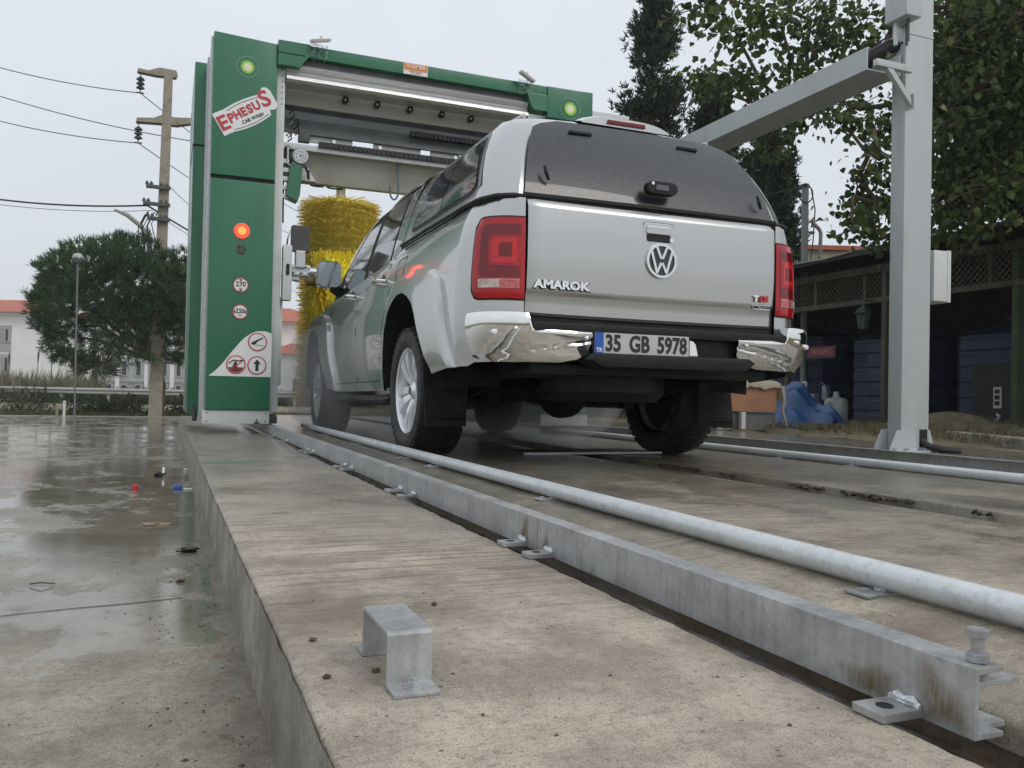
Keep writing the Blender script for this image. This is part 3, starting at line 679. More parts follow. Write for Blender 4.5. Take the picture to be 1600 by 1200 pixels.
# black lower edge and rim
rowb=[[(x*s,-1.150-.014*(1-s*s),z) for s in np.linspace(-1,1,17)] for x,z in ((.712,1.284),(.712,1.300))]
grid('window_lower_edge',rowb,seamm,gl)
for k,(x,z,rot) in enumerate(((-.60,1.40,0),(.60,1.385,0))):
    B().tube([(x,yr(z)-.045,z+.035),(x+.004,yr(z)-.055,z),(x+.02,yr(z)-.05,z-.03)],[.007,.009,.007],6).build('hinge_stay',seamm,gl,smooth=True)
for x in (-.335,.285):
    B().prism(rrect(x,1.672,.125,.014,.006),1,yr(1.69)-.044,yr(1.69)+.0).build('window_hinge',seamm,gl,bevel=.003)
hd=B().lathe([(.0001,-.012),(.03,-.010),(.036,0)],(0,0,0),1,24).build('window_handle',seamm,gl,smooth=True)
bpy.data.objects.remove(hd)
hd=B().prism(rrect(0,1.385,.17,.062,.03),1,-1.195,-1.150).build('window_handle',seamm,gl,bevel=.008)
B().prism(rrect(-.005,1.385,.07,.026,.006),1,-1.199,-1.19).build('handle_paddle',M('handle_grey',(.12,.12,.13),.3),gl)
B().lathe([(.0001,-.003),(.008,-.002),(.009,.004)],(-.058,-1.197,1.402),1,12).build('handle_lock',chrome,gl)
# black belt seam between canopy and bed
pts=[(-.70,-1.15),(-.76,-1.135),(-.82,-1.09),(-.862,-.99),(-.880,-.86),(-.883,-.6),(-.885,-.2),(-.886,.37)]
for sg in (-1,1):
    B().tube([(-sg*x,y,1.279+(0.0 if y<.0 else -.004)) for x,y in pts],[.013,.015,.015,.014,.011,.009,.009,.009],6).build('canopy_seal',seamm,can_o,smooth=True)
# side windows on canopy
def cx(z): return float(np.interp(z,[p[1] for p in secx],[p[0] for p in secx]))
for sg in (-1,1):
    def cpatch(name,y0f,y1f,z0f,z1f,off,mat,par,n=20,m=12):
        rows=[]
        for i in range(n+1):
            u=i/n; row=[]
            for j in range(m+1):
                v=j/m; z=z0f(u)+(z1f(u)-z0f(u))*v; y=y0f(v)+(y1f(v)-y0f(v))*u
                row.append((sg*(cx(z)+off),y,z))
            rows.append(row)
        return grid(name,rows,mat,par,flip=(sg<0))
    rr_=lambda u: .05*(1-min(min(u,1-u)/.07,1))**2
    fr=cpatch('side_window_frame',lambda v:-.925+.14*v,lambda v:.235-.13*v,lambda u:1.325+rr_(u)*.6,lambda u:1.668-rr_(u),.004,blackp,can_o)
    cpatch('side_window_surround',lambda v:-.965+.16*v,lambda v:.285-.14*v,lambda u:1.310+rr_(u),lambda u:1.690-rr_(u),.0015,M('surround_grey',(.30,.32,.33),.35,.7,coat=.5),fr)
    cpatch('side_window_pane',lambda v:-.895+.14*v,lambda v:-.345-.02*v+.0,lambda u:1.350+.03*(1-min(u/.1,1))**2,lambda u:1.650-.04*(1-min(u/.1,1))**2,.008,glass,fr)
    cpatch('side_window_pane',lambda v:-.325-.02*v,lambda v:.205-.13*v,lambda u:1.350,lambda u:1.650,.0065,glass,fr)
# roof spoiler with brake lamp
rows=[]
for i,u in enumerate(np.linspace(0,1,10)):
    y=-.86+.34*u; h=.044*math.sin(math.pi*min(1,.35+u*.65)) ; w_=.26*(1-.2*u)
    rows.append([(-.02+w_*s,y,1.772+.035*min(1,u*3)+h*max(0,(1-abs(s)**3.5))) for s in np.linspace(-1,1,21)])
sp=grid('roof_spoiler',rows,paint,can_o,flip=True,ang=50)
rows=[[(-.02+.26*s,-.861,1.765+ (.0 if q==0 else .007+.044*math.sin(math.pi*.35)*max(0,1-abs(s)**3.5))) for s in np.linspace(-1,1,21)] for q in (0,1)]
grid('spoiler_face',rows,paint,sp,flip=False)
B().prism([(-.135,1.776),(.09,1.778),(.085,1.799),(-.13,1.797)],1,-.872,-.855).build('high_brake_lamp',reddeep,sp,bevel=.003)
for x in (-.55,.55):
    B().tube([(x,-.75,1.79),(x,-.5,1.812),(x,0,1.815),(x,.3,1.80)],.012,8).build('roof_bar',paint,can_o,smooth=True)
# ---- wheels
def wheel(x,y,sg,name='wheel'):
    root=bpy.data.objects.new(name,None); C.objects.link(root); root.parent=car; root.location=Vector((x,y,.385))-origin(car)
    b=B(); pr=[(.243,-.115),(.262,-.128),(.30,-.136),(.335,-.130),(.352,-.112),(.362,-.095),(.366,-.05),(.367,0),(.366,.05),(.362,.095),(.352,.112),(.335,.130),(.30,.136),(.262,.128),(.243,.115)]
    t=b.lathe(pr,(x,y,.385),0,64).build('tyre',rubber,root,smooth=True)
    tb=B(); k=44
    for i in range(k):
        a=2*math.pi*i/k
        for (xa,xb,sh) in ((-.128,-.055,.05),(-.045,.045,-.03),(.055,.128,.05)):
            q=[]
            for (xx,aa,rr_) in ((xa,a,.36),(xb,a+sh,.366),(xb,a+sh+.085,.366),(xa,a+.085,.36)):
                r0=rr_ if abs(xx)<.1 else .345
                q.append((xx,aa,r0))
            v=[(x+xx,y+r0*math.cos(aa),.385+r0*math.sin(aa)) for xx,aa,r0 in q]+[(x+xx,y+(r0+.011)*math.cos(aa),.385+(r0+.011)*math.sin(aa)) for xx,aa,r0 in q]
            tb.add(v,[(0,1,2,3),(7,6,5,4),(0,4,5,1),(1,5,6,2),(2,6,7,3),(3,7,4,0)])
    tr=tb.build('tread_blocks',rubber,t); tr['kind']='stuff'
    rp=[(.247,sg*.112),(.243,sg*.118),(.232,sg*.112),(.222,sg*.085),(.215,-sg*.1)]
    rim=B().lathe(rp,(x,y,.385),0,56).build('rim',alloy,root,smooth=True)
    disc('brake_disc',(x+sg*.01,y,.385),.17,M('brake_iron',(.12,.11,.10),.5,.6),rim,0,.02,32)
    disc('wheel_back',(x-sg*.05,y,.385),.22,seamm,rim,0,.01,32)
    first=None
    for i in range(10):
        a=2*math.pi*i/10+.1
        if first is None or True:
            ca,sa=math.cos(a),math.sin(a)
            def P(r,w_,d): return (x+sg*d,y+r*ca-w_*sa,.385+r*sa+w_*ca)
            sk=.012 if i%2 else -.012
            v=[P(.045,-.016,.075),P(.045,.016,.075),P(.13,.021+sk,.100),P(.13,-.021+sk,.100),P(.236,.034+sk*1.6,.108),P(.236,-.034+sk*1.6,.108),
               P(.045,-.02,.03),P(.045,.02,.03),P(.13,.025+sk,.05),P(.13,-.025+sk,.05),P(.236,.038+sk*1.6,.06),P(.236,-.038+sk*1.6,.06)]
            f=[(0,1,2,3),(3,2,4,5),(1,7,8,2),(2,8,10,4),(6,0,3,9),(9,3,5,11)]
            B().add(v,f).build('spoke',alloy,rim,bevel=0)
    B().lathe([(.0001,sg*.098),(.028,sg*.097),(.034,sg*.088),(.055,sg*.075),(.058,sg*.04)],(x,y,.385),0,28).build('hub_cap',alloy,rim,smooth=True)
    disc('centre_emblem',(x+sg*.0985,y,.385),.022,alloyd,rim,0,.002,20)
for y0 in (0,3.097):
    for sg in (-1,1): wheel(sg*.815,y0,sg)
# ---- underbody
U=B().box((-.62,-1.05,.46),(-.48,3.4,.60)).box((.48,-1.05,.46),(.62,3.4,.60)).box((-.60,-.95,.50),(.60,-.85,.60))
U.build('chassis_frame',under,car,bevel=.01)
b=B().tube([(-.75,0,.385),(-.15,0,.385),(.15,0,.385),(.75,0,.385)],[.045,.05,.05,.045],12); b.build('rear_axle',under,car,smooth=True)
B().lathe([(.001,-.16),(.09,-.13),(.145,-.05),(.15,.03),(.10,.11),(.05,.16)],(.05,0,.385),1,20).build('differential',under,car,smooth=True)
for sx in (-.58,.58): B().tube([(sx,-.75,.52),(sx,-.35,.42),(sx,0,.36),(sx,.35,.40),(sx,.7,.48)],.03,6).build('leaf_spring',under,car)
B().lathe([(.17,-.11),(.30,-.11),(.345,-.06),(.345,.05),(.30,.10),(.17,.10),(.17,-.11)],(-.02,-.62,.455),2,36).build('spare_wheel',rubber,car,smooth=True)
B().tube([(.42,-.95,.43),(.40,-.4,.45),(.30,.3,.42),(.25,1.5,.40)],.032,10).build('exhaust_pipe',under,car,smooth=True)
box('floor_pan',(-.88,-1.0,.60),(.88,3.6,.62),under,car)
box('transfer_case',(-.2,1.3,.30),(.2,2.4,.5),under,car,.04)
box('fuel_tank',(-.60,.5,.36),(-.22,1.3,.55),under,car,.05)
for sg in (-1,1):
    b=B(); P_=[(sg*.965,-.43,.56),(sg*.72,-.42,.56),(sg*.73,-.47,.20),(sg*.96,-.49,.20)]
    b.add([(x,y,z) for x,y,z in P_]+[(x,y+.015,z) for x,y,z in P_],[(0,1,2,3),(7,6,5,4),(0,4,5,1),(1,5,6,2),(2,6,7,3),(3,7,4,0)])
    mf=b.build('mudflap',under,car,bevel=.004)
    B().tube([(sg*.94,-.50,.245),(sg*.75,-.485,.245)],.006,5).build('mudflap_rib',blackp,mf)
    box('shock_absorber',(sg*.45-.03,-.12,.30),(sg*.45+.03,-.04,.62),under,car)
# ================================================================ RAILS AND PIPES
def hexnut(b,c,r,h): 
    return b.prism([(c[0]+r*math.cos(R(60*i+15)),c[1]+r*math.sin(R(60*i+15))) for i in range(6)],2,c[2],c[2]+h)
rl=thing('guide_rail','galvanised steel channel rail on the left ledge with welded tabs and an end bolt','rail',(-1.36,-1,0))
def chan(y0,y1,par,sg=1,x=-1.378,h=.078):
    t=.006; w_=.044
    poly=[(x,0),(x+sg*w_,0),(x+sg*w_,t),(x+sg*t,t*1.3),(x+sg*t,h-t*1.3),(x+sg*w_,h-t),(x+sg*w_,h),(x,h)]
    return B().prism([(p[0],p[1]) for p in poly],1,y0,y1).build('rail_section',galvm,par,bevel=.0012)
for a,b_ in ((-4.047,-2.8755),(-2.8725,-1.692),(-1.689,-.626),(-.623,.51),(.513,1.7),(1.703,2.9),(2.903,5.2),(5.203,7.6)): chan(a,b_,rl)
def tabp(y,par,x=-1.378,hole=True):
    b=B().box((x-.060,y-.024,.0012),(x+.004,y+.024,.0115))
    t=b.build('anchor_tab',galvm,par,bevel=.0015)
    if hole: disc('tab_hole',(x-.034,y,.0117),.010,seamm,t,2,.0012,16)
    B().tube([(x-.003,y-.022,.013),(x-.004,y-.012,.0165),(x-.0045,y,.015),(x-.004,y+.010,.0165),(x-.003,y+.022,.013)],[.003,.0068,.0058,.007,.003],9).build('weld',weld,t,smooth=True)
for y in (-3.955,-2.945,-2.79,-1.80,-1.62,-.72,-.56,.42,.60,1.6,2.4): tabp(y,rl)
# rust blooms above welds: thin irregular sheets
def stain_v(y,z,ry,rz,par,seed):
    m=stainmat('rust_bloom',(.16,.11,.035),1.) if 'rb' not in MATS else MATS['rb']; MATS['rb']=m
    rnd=random.Random(seed); n=26; v=[(-1.3788,y,z)]
    for i in range(n):
        a=2*math.pi*i/n; k=1+.25*math.sin(3*a+seed)+rnd.uniform(-.1,.1); v.append((-1.3788,y+ry*k*math.cos(a),max(.001,z+rz*k*math.sin(a))))
    fade(mesh('rust_stain',v,[(0,1+i,1+(i+1)%n) for i in range(n)],m,par))
stain_v(-3.90,.014,.05,.035,rl,1); stain_v(-4.0,.02,.04,.05,rl,5); stain_v(-2.80,.03,.032,.05,rl,2); stain_v(-2.925,.018,.025,.03,rl,3); stain_v(-.63,.035,.014,.03,rl,9)
b=B(); bx_,by_=-1.352,-4.028
hexnut(b,(bx_,by_,.0785),.0125,.010); b.tube([(bx_,by_,.055),(bx_,by_,.108)],.0072,12); hexnut(b,(bx_,by_,.106),.0125,.009); hexnut(b,(bx_,by_,.058),.0115,.010)
b.build('end_bolt',galvm,rl,bevel=.001)
B().box((-1.372,-4.04,.054),(-1.30,-4.022,.060)).build('stop_bar',galvm,rl,bevel=.001)
B().box((-1.372,-4.036,.0055),(-1.318,-4.0,.012)).build('stop_plate',galvm,rl,bevel=.001)
rr2=thing('guide_rail','galvanised channel rail on the far right side passing the foot of the grey post','rail',(1.9,-1,0))
for a,b_ in ((-5.5,-3),(-2.997,-1),(-.997,.6),(.603,3),(3.003,5.2),(5.203,7.6)): chan(a,b_,rr2,-1,1.925,.08)
def pipe(x,z,r,y0,y1,label,feet):
    t=thing('guide_pipe',label,'pipe',(x,-1,0))
    pts=[(x+.0025*math.sin(y*1.1),y,z) for y in np.linspace(y0,y1,40)]
    B().tube(pts,r,28).build('tube',pipew,t,smooth=True)
    B().lathe([(.0001,-.002),(r*.6,-.004),(r*1.0,.004)],(x,y1,z),1,20).build('tube_end',pipew,t)
    for y in feet:
        sd_=1
        zz=zp(x-.035)-.0005
        f_=B().box((x-.062,y-.028,zz),(x+.01,y+.028,zz+.005)).build('foot_plate',galvm,t,bevel=.001)
        b=B(); hexnut(b,(x-.042,y,zz+.005),.0085,.006); b.build('foot_nut',galvm,f_)
        B().box((x-.008,y-.012,zz+.004),(x+.008,y+.012,z-r*.5)).build('foot_stem',weld,f_)
    return t
pipe(-1.0,.056,.0245,-6,3.45,'long pale zinc pipe laid beside the left rail, its far end by the front wheel',(-3.55,-2.15,-.86,-.33,.9,2.1))
pipe(1.45,.030,.0255,-6,3.4,'pale zinc pipe along the right side of the lane beyond the drain channel',(-2.4,-.97,-.36,1.2))
# U bracket
ub=thing('steel_bracket','small bent U shaped galvanised bracket bolted to the concrete ledge in front','bracket',(-1.91,-3.62,0))
x0,x1=-1.938,-1.880; t=.004
def quadprism(b,pts,x0,x1):
    return b.prism(pts,0,x0,x1)
prof=[(-3.722,.0005),(-3.722,.0050),(-3.684,.0055),(-3.684,.0655),(-3.679,.0695),(-3.545,.0695),(-3.541,.0655),(-3.541,.0055),(-3.506,.005),(-3.506,.0005),(-3.546,.0005),(-3.546,.062),(-3.548,.0645),(-3.677,.0645),(-3.680,.062),(-3.680,.0005)]
ubm=B().prism(prof,0,x0,x1).build('bent_plate',galvm,ub,bevel=.0008)
b=B(); b.lathe([(.0001,.005),(.0125,.005),(.0125,.0075),(.0001,.0075)],(-1.908,-3.702,0),2,24); b.build('washer',galvm,ub)
b=B(); hexnut(b,(-1.908,-3.702,.0075),.0085,.006); b.tube([(-1.908,-3.702,.012),(-1.908,-3.702,.0175)],.0045,10); b.build('bolt',galvm,ub,bevel=.0006)
# second foot of a missing bracket far out: none
# ================================================================ CAR WASH GANTRY
ga=thing('car_wash_gantry','green and grey roll over car wash gantry straddling the silver pickup','car wash',(.1,3.6,.1))
XL,XR=-1.90,-1.372; YF=2.9
# left column front covers
up=B().prism([(XL,2.205),(XR,2.205),(XR,3.40),(XL,3.425)],1,YF,YF+.10).build('upper_cover',green,ga,bevel=.012,smooth=True)
lowc=B().prism([(XL,.205),(XR,.205),(XR,2.17),(XL,2.17)],1,YF-.012,YF+.10).build('lower_cover',green,ga,bevel=.012,smooth=True)
box('cover_gap',(XL+.01,YF+.02,2.1),(XR-.01,YF+.09,2.25),seamm,ga)
sk=box('base_skirt',(XL-.02,YF+.01,.085),(XR,YF+.05,.20),whitep,ga,.003)
for x in (XL+.015,XR-.03):
    for z in (.105,.175): disc('skirt_screw',(x,YF+.008,z),.006,greydk,sk,1,.006,10)
B().box((-1.50,YF-.01,.085),(-1.455,YF+.012,.10)).tube([(-1.478,YF,.10),(-1.478,YF,.125)],.006,6).build('skirt_latch',greydk,sk)
# white frame column behind front covers
box('column_frame',(XL-.012,YF+.10,.10),(XR+.005,YF+.46,3.38),whitep,ga,.004)
box('column_edge_strip',(XL-.018,YF+.06,.13),(XL+.004,YF+.14,3.40),grey_al,ga,.002)
for z in np.arange(.4,3.35,.16): disc('rivet',(XL-.02,YF+.10,z),.006,greydk,ga,0,.004,8)
box('inner_frame',(XR+.006,YF+.06,.19),(XR+.075,YF+.40,3.22),whitep,ga,.004)
for z in np.arange(2.9,3.2,.05): disc('frame_hole',(XR+.05,YF+.056,z),.005,seamm,ga,1,.006,8)
rc=box('rear_cover',(-2.03,YF+.72,.15),(-1.93+.42,YF+1.95,3.40),green,ga,.015)
box('rear_cover_gap',(-2.034,YF+.715,2.62),(-1.6,YF+1.5,2.635),seamm,rc)
box('rear_cover_trim',(-2.034,YF+1.96,.15),(-1.95,YF+2.04,3.3),whitep,rc,.004)
box('rear_frame',(-1.93,YF+.46,.12),(-1.52,YF+.72,3.36),whitep,ga)
B().tube([(-1.99,YF+.5,.22),(-1.97,YF+.42,.16),(-1.97,YF+.40,.10)],.022,8).build('cable_loop',cable,ga,smooth=True)
box('wheel_carriage',(-1.44,YF+.05,.085),(-1.30,YF+1.9,.16),greydk,ga,.01)
# right column (mostly behind the pickup)
upr=B().prism([(1.205,3.12),(1.705,3.12),(1.705,3.437),(1.205,3.430)],1,YF-.02,YF+.12).build('upper_cover',green,ga,bevel=.012,smooth=True)
B().prism([(1.21,.20),(1.705,.20),(1.705,3.105),(1.21,3.105)],1,YF-.01,YF+.12).build('lower_cover',green,ga,bevel=.012,smooth=True)
box('base_skirt',(1.21,YF+.01,.085),(1.72,YF+.05,.195),whitep,ga,.003)
box('column_frame',(1.23,YF+.12,.10),(1.72,YF+.6,3.40),whitep,ga,.004)
box('cable_box',(1.71,YF+.25,3.18),(2.28,YF+.62,3.36),whitep,ga,.006)
box('rear_cover',(1.4,YF+.72,.15),(1.86,YF+1.95,3.36),green,ga,.015)
# top beam
tb=B().prism([(-1.37,3.325),(1.205,3.315),(1.205,3.430),(-1.37,3.430)],1,YF-.005,YF+.22).build('top_beam',green,ga,bevel=.006,smooth=True)
B().prism([(XR,3.215),(-1.18,3.215),(-1.145,3.275),(-1.09,3.335),(-1.10,3.432),(XR,3.432)],1,YF-.03,YF+.12).build('beam_corner',green,ga,bevel=.005)
B().prism([(XR,3.318),(-1.14,3.318),(-1.14,3.326),(XR,3.326)],1,YF-.033,YF-.02).build('corner_fold',seamm,ga)
B().prism([(1.205,3.175),(1.06,3.175),(1.03,3.22),(.985,3.335),(1.205,3.335)],1,YF-.02,YF+.12).build('beam_corner',green,ga,bevel=.005)
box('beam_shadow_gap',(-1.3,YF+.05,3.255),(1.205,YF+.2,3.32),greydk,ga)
# aluminium roller profile under the beam
prf=[]
pr=[(YF+.06,3.275),(YF+.03,3.25),(YF+.035,3.225),(YF+.06,3.20),(YF+.05,3.185),(YF+.055,3.175),(YF+.02,3.15),(YF+.015,3.12),(YF+.04,3.10),(YF+.30,3.13),(YF+.30,3.30)]
B().prism(pr,0,-1.29,1.02).build('aluminium_beam',grey_al,ga,smooth=True)
box('sensor_plate',(-1.29,YF+.34,3.00),(1.25,YF+.37,3.16),M('plate_pale',(.46,.45,.40),.5,.1,ns=3,amt=.12),ga)
for x in (-.72,-.42,-.10,.22,.52):
    s_=B().lathe([(.030,-.03),(.030,.03),(.020,.03),(.018,-.02),(.0001,-.02)],(x,YF+.31,3.10),1,18).build('spray_nozzle',greydk,ga,smooth=True)
    disc('nozzle_tip',(x,YF+.285,3.10),.010,alloy,s_,1,.01,12)
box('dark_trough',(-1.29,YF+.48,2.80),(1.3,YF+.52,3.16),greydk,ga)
B().prism([(YF+.42,2.90),(YF+.38,2.76),(YF+.40,2.755),(YF+.50,2.86),(YF+.50,3.02)],0,-1.29,1.3).build('cross_cover',M('slate_panel',(.13,.14,.14),.45,.3,ns=3,amt=.2),ga)
# carriage openings, rails
for x0,x1 in ((-1.02,-.62),(-.42,.05),(.15,.45)):
    w_=box('rail_window',(x0,YF+.42,2.70),(x1,YF+.44,2.765),whitep,ga,.002)
for x in (-.80,-.36,.40):
    disc('guide_roller',(x,YF+.40,2.725),.018,alloy,ga,1,.02,16)
box('junction_box',(-1.13,YF+.36,2.68),(-1.03,YF+.42,2.77),greydk,ga,.006)
box('cross_beam',(-1.29,YF+.36,2.60),(1.3,YF+.46,2.655),grey_al,ga,.004)
for k in range(7):
    x=-1.25+random.uniform(0,.08); z=2.72+.035*k
    B().tube([(x,YF+.38,z),(x+.03,YF+.34,z+.02),(x+.05,YF+.38,z-.02),(x+.02,YF+.42,z-.04)],.007,6).build('hose_fitting',chrome if k%2 else cable,ga,smooth=True)
box('energy_tray',(-1.29,YF+.47,2.655),(1.3,YF+.75,2.68),greydk,ga)
# energy chain bending at right
ch=[]; 
for x in np.arange(-.95,.62,.045): ch.append((x,2.665))
for a in np.linspace(-90,90,11): ch.append((.62+.11*math.cos(R(a)),2.775+.11*math.sin(R(a))))
for x in np.arange(.60,-.1,-.045): ch.append((x,2.885))
pts=[(x,YF+.35,z) for x,z in ch]
kb=B()
for i in range(len(pts)-1):
    (xa,ya,za),(xb,yb,zb_)=pts[i],pts[i+1]; dx,dz=xb-xa,zb_-za; l=math.hypot(dx,dz); nx,nz=-dz/l*.024,dx/l*.024; g=.08
    xa+=dx*g;xb-=dx*g;za+=dz*g;zb_-=dz*g
    kb.prism([(xa+nx,za+nz),(xb+nx,zb_+nz),(xb-nx,zb_-nz),(xa-nx,za-nz)],1,YF+.32,YF+.39)
kb.build('energy_chain',cable,ga)
# dryer housing: sloping grey panel
B().prism([(YF+.44,2.60),(YF+.50,2.34),(YF+.56,2.335),(YF+.95,2.45),(YF+.95,2.62)],0,-1.27,1.35).build('dryer_housing',greyd,ga,bevel=.004)
B().prism([(-1.26,2.345),(-.95,2.345),(-.985,2.40),(-1.02,2.46),(-1.26,2.47)],1,YF+.455,YF+.495).build('housing_gusset',grey_al,ga)
mt=B().lathe([(.001,-.10),(.05,-.10),(.078,-.085),(.080,-.02),(.074,.10),(.074,.16)],(-1.125,YF+.34,2.51),1,28).build('fan_motor',M('motor_grey',(.20,.21,.21),.45,.3),ga,smooth=True)
for r_ in (.02,.034,.048,.062): 
    b=B(); b.lathe([(r_-.003,-.006),(r_+.003,-.006),(r_+.003,0),(r_-.003,0),(r_-.003,-.006)],(-1.125,YF+.240,2.51),1,28); b.build('fan_grille',alloy,mt)
for i in range(8):
    a=math.pi*i/8*2; b=B(); b.tube([(-1.125+.01*math.cos(a),YF+.236,2.51+.01*math.sin(a)),(-1.125+.066*math.cos(a),YF+.236,2.51+.066*math.sin(a))],.0022,5); b.build('fan_spoke',alloy,mt)
B().box((-1.24,YF+.26,2.42),(-1.228,YF+.44,2.60)).box((-1.24,YF+.26,2.59),(-1.20,YF+.30,2.60)).box((-1.24,YF+.26,2.42),(-1.20,YF+.30,2.43)).build('motor_bracket',whitep,ga)
B().tube([(-1.06,YF+.38,2.45),(-1.05,YF+.30,2.38),(-1.045,YF+.30,2.33),(-1.035,YF+.33,2.33),(-1.03,YF+.38,2.42)],.011,8).build('motor_cable',cable,ga,smooth=True)
# hose loops
def loop(x,z,w_,d,mat=greydk,y=YF+.42):
    pts=[(x+w_*.55*1,y,z),(x+w_*.5,y-.02,z-d*.6)]+[(x+w_*.5*math.cos(a),y-.03,z-d*.75+ -d*.25*math.sin(a)) for a in np.linspace(.2,math.pi-.2,9)]+[(x-w_*.5,y-.02,z-d*.65)]
    return B().tube(pts,.009,8).build('air_hose',mat,ga,smooth=True)
loop(-.215,2.60,.085,.36,M('hose_blue_grey',(.10,.15,.17),.4)); loop(-.92+.0,2.36,.12,.03,y=YF+.6)
loop(-.95+.20,2.37,.14,.04,y=YF+.62); loop(.0,2.37,.13,.06,M('hose_blue_grey',(.1,.15,.17)),y=YF+.5)
# green side unit hanging inside left column
B().prism([(-1.245,2.14),(-1.14,2.10),(-1.12,2.16),(-1.105,2.40),(-1.125,2.44),(-1.20,2.455),(-1.215,2.40)],1,YF+.25,YF+.40).build('light_curtain_box',green,ga,bevel=.006)
B().tube([(-1.25,YF+.3,2.6),(-1.265,YF+.3,2.3),(-1.26,YF+.3,1.9)],.008,6).build('guide_cable',cable,ga)
b=B(); 
for z in (2.12,2.2,2.28,2.36,2.44): b.box((-1.28,YF+.28,z),(-1.22,YF+.32,z+.04))
b.build('hinge_block',grey_al,ga,bevel=.004)
# side roller arm and grey box
box('sensor_box',(-1.285,YF+.02,1.17),(-1.205,YF+.14,1.66),whitep,ga,.02)
B().prism(rrect(-1.243,1.44,.028,.10,.013),1,YF+.012,YF+.03).build('sensor_slot',seamm,ga)
box('long_side_post',(-1.31,YF+.10,.42),(-1.27,YF+.20,1.2),whitep,ga,.004)
B().prism(rrect(-1.125,1.735,.165,.235,.02),1,YF+.10,YF+.16).build('splash_plate',M('splash_dark',(.06,.055,.055),.5,ns=6,amt=.2),ga,bevel=.006)
b=B().box((-1.20,YF+.08,1.40),(-1.04,YF+.20,1.50)).box((-1.17,YF+.05,1.47),(-1.09,YF+.16,1.62)).box((-1.21,YF+.1,1.36),(-1.13,YF+.18,1.40)); b.build('roller_gearbox',grey_al,ga,bevel=.008)
for i in range(10):
    disc('gearbox_bolt',(-1.19+.035*(i%5),YF+.075,1.42+.06*(i//5)),.010,alloy if i%2 else greydk,ga,1,.02,10)
B().lathe([(.0001,-.13),(.035,-.13),(.04,-.11),(.04,.10),(.0001,.10)],(-.98,YF+.13,1.45),0,20).build('roller_bearing',chrome,ga,smooth=True)
B().tube([(-1.25,YF+.1,1.62),(-1.24,YF+.1,1.72),(-1.22,YF+.1,1.80)],.008,6).build('pivot_rod',chrome,ga)
# ---- printed graphics
Y0=YF-.0155
# sunburst logo
def logo(cx_,cz_,r,y,par,clip=None):
    for (rr_,mt_,off) in ((.64,dk_mid,0),(.58,dk_lime,.0006),(.45,dk_y,.0012),(.30,dk_c,.0018)):
        n=18; v=[(cx_,y-off,cz_)]
        for i in range(2*n):
            a=math.pi*i/n+.09; k=rr_*r*(1.06 if i%2 else .90); v.append((cx_+k*math.cos(a),y-off,cz_+k*math.sin(a)))
        mesh('logo_petal',v,[(0,1+(i+1)%(2*n),1+i) for i in range(2*n)],mt_,par)
    b=B(); n=18; P_=[]
    for i in range(2*n):
        a=math.pi*i/n+.09; k=r*(1.0 if i%2 else .83); P_.append((cx_+k*math.cos(a),y-.001,cz_+k*math.sin(a)))
    b.tube(P_+[P_[0]],.0026,4,cap=False); b.build('logo_outline',decalg,par)
dk_mid=M('logo_green',(.05,.34,.08),.4); dk_lime=M('logo_lime',(.22,.52,.07),.4); dk_y=M('logo_yellow',(.62,.70,.18),.4); dk_c=M('logo_cream',(.82,.84,.62),.4)
logo(-1.622,3.155,.098,YF-.004,up)
logo(1.452,3.235,.115,YF-.026,upr)
# EPHESUS sticker: banner along a rising S curve
spn=31.
def banner():
    c=Vector((-1.618,0,2.765)); ca,sa=math.cos(R(spn)),math.sin(R(spn))
    L_=.272
    lo_=lambda u:-.058-.060*math.sin(math.pi*min(max((u+.55)/1.5,0),1)) 
    pts=[]
    us=np.linspace(-1,1,40)
    topc=[]; bot=[]
    for u in us:
        if u<-.66: t_,b_=.098,-.105
        elif u>.66:
            q=(u-.83)/.19; h=.098*math.sqrt(max(0,1-min(1,abs(q))**2)); t_,b_=max(.055,.045+h*.95),-.015-h*.55
        else: t_=.075+.035*math.cos(u*1.5); b_=-.078-.045*math.cos((u+.05)*1.5)
        topc.append((u*L_,t_)); bot.append((u*L_,b_))
    return c,ca,sa,topc,bot
c,ca,sa,tp_,bt_=banner()
def place(u,v,off): return (c.x+u*ca-v*sa,YF-.004-off,c.z+u*sa+v*ca)
v=[place(*p,0.0) for p in bt_]+[place(*p,0.0) for p in tp_]; n=len(bt_)
stk=mesh('sticker',v,[(i,i+1,n+i+1,n+i) for i in range(n-1)],decalw,up)
for s_,sc,shift in (('t',.86,0),('b',.86,0)):
    b=B(); P_=[]
    for u in np.linspace(-.62,.60,24):
        vv=(.075+.035*math.cos(u*1.5))-.020 if s_=='t' else (-.078-.045*math.cos((u+.05)*1.5))+.018
        P_.append(place(u*.272*(1 if s_=='b' else .9),vv,.002))
    b.tube(P_,.0022,4); b.build('sticker_line',decalk,stk)
let=[('E',-.225,-.010,.150,1.05),('P',-.145,.002,.098,.9),('H',-.082,.010,.085,.9),('E',-.024,.012,.085,.95),('S',.034,.014,.088,1.0),('U',.100,.018,.090,.95),('S',.192,.040,.165,1.05)]
for ch_,u,vv,sz,sx_ in let:
    x_,_,z_=place(u,vv,0)
    text('lettering',ch_,decalr,stk,(x_,YF-.0065,z_),sz*1.15,sx=sx_,bold=.0045,ext=.0006,spin=spn)
x_,_,z_=place(.02,-.065,0); text('lettering','CAR WASH',decalk,stk,(x_,YF-.0065,z_),.042,sx=.95,bold=.0010,ext=.0006,spin=spn)
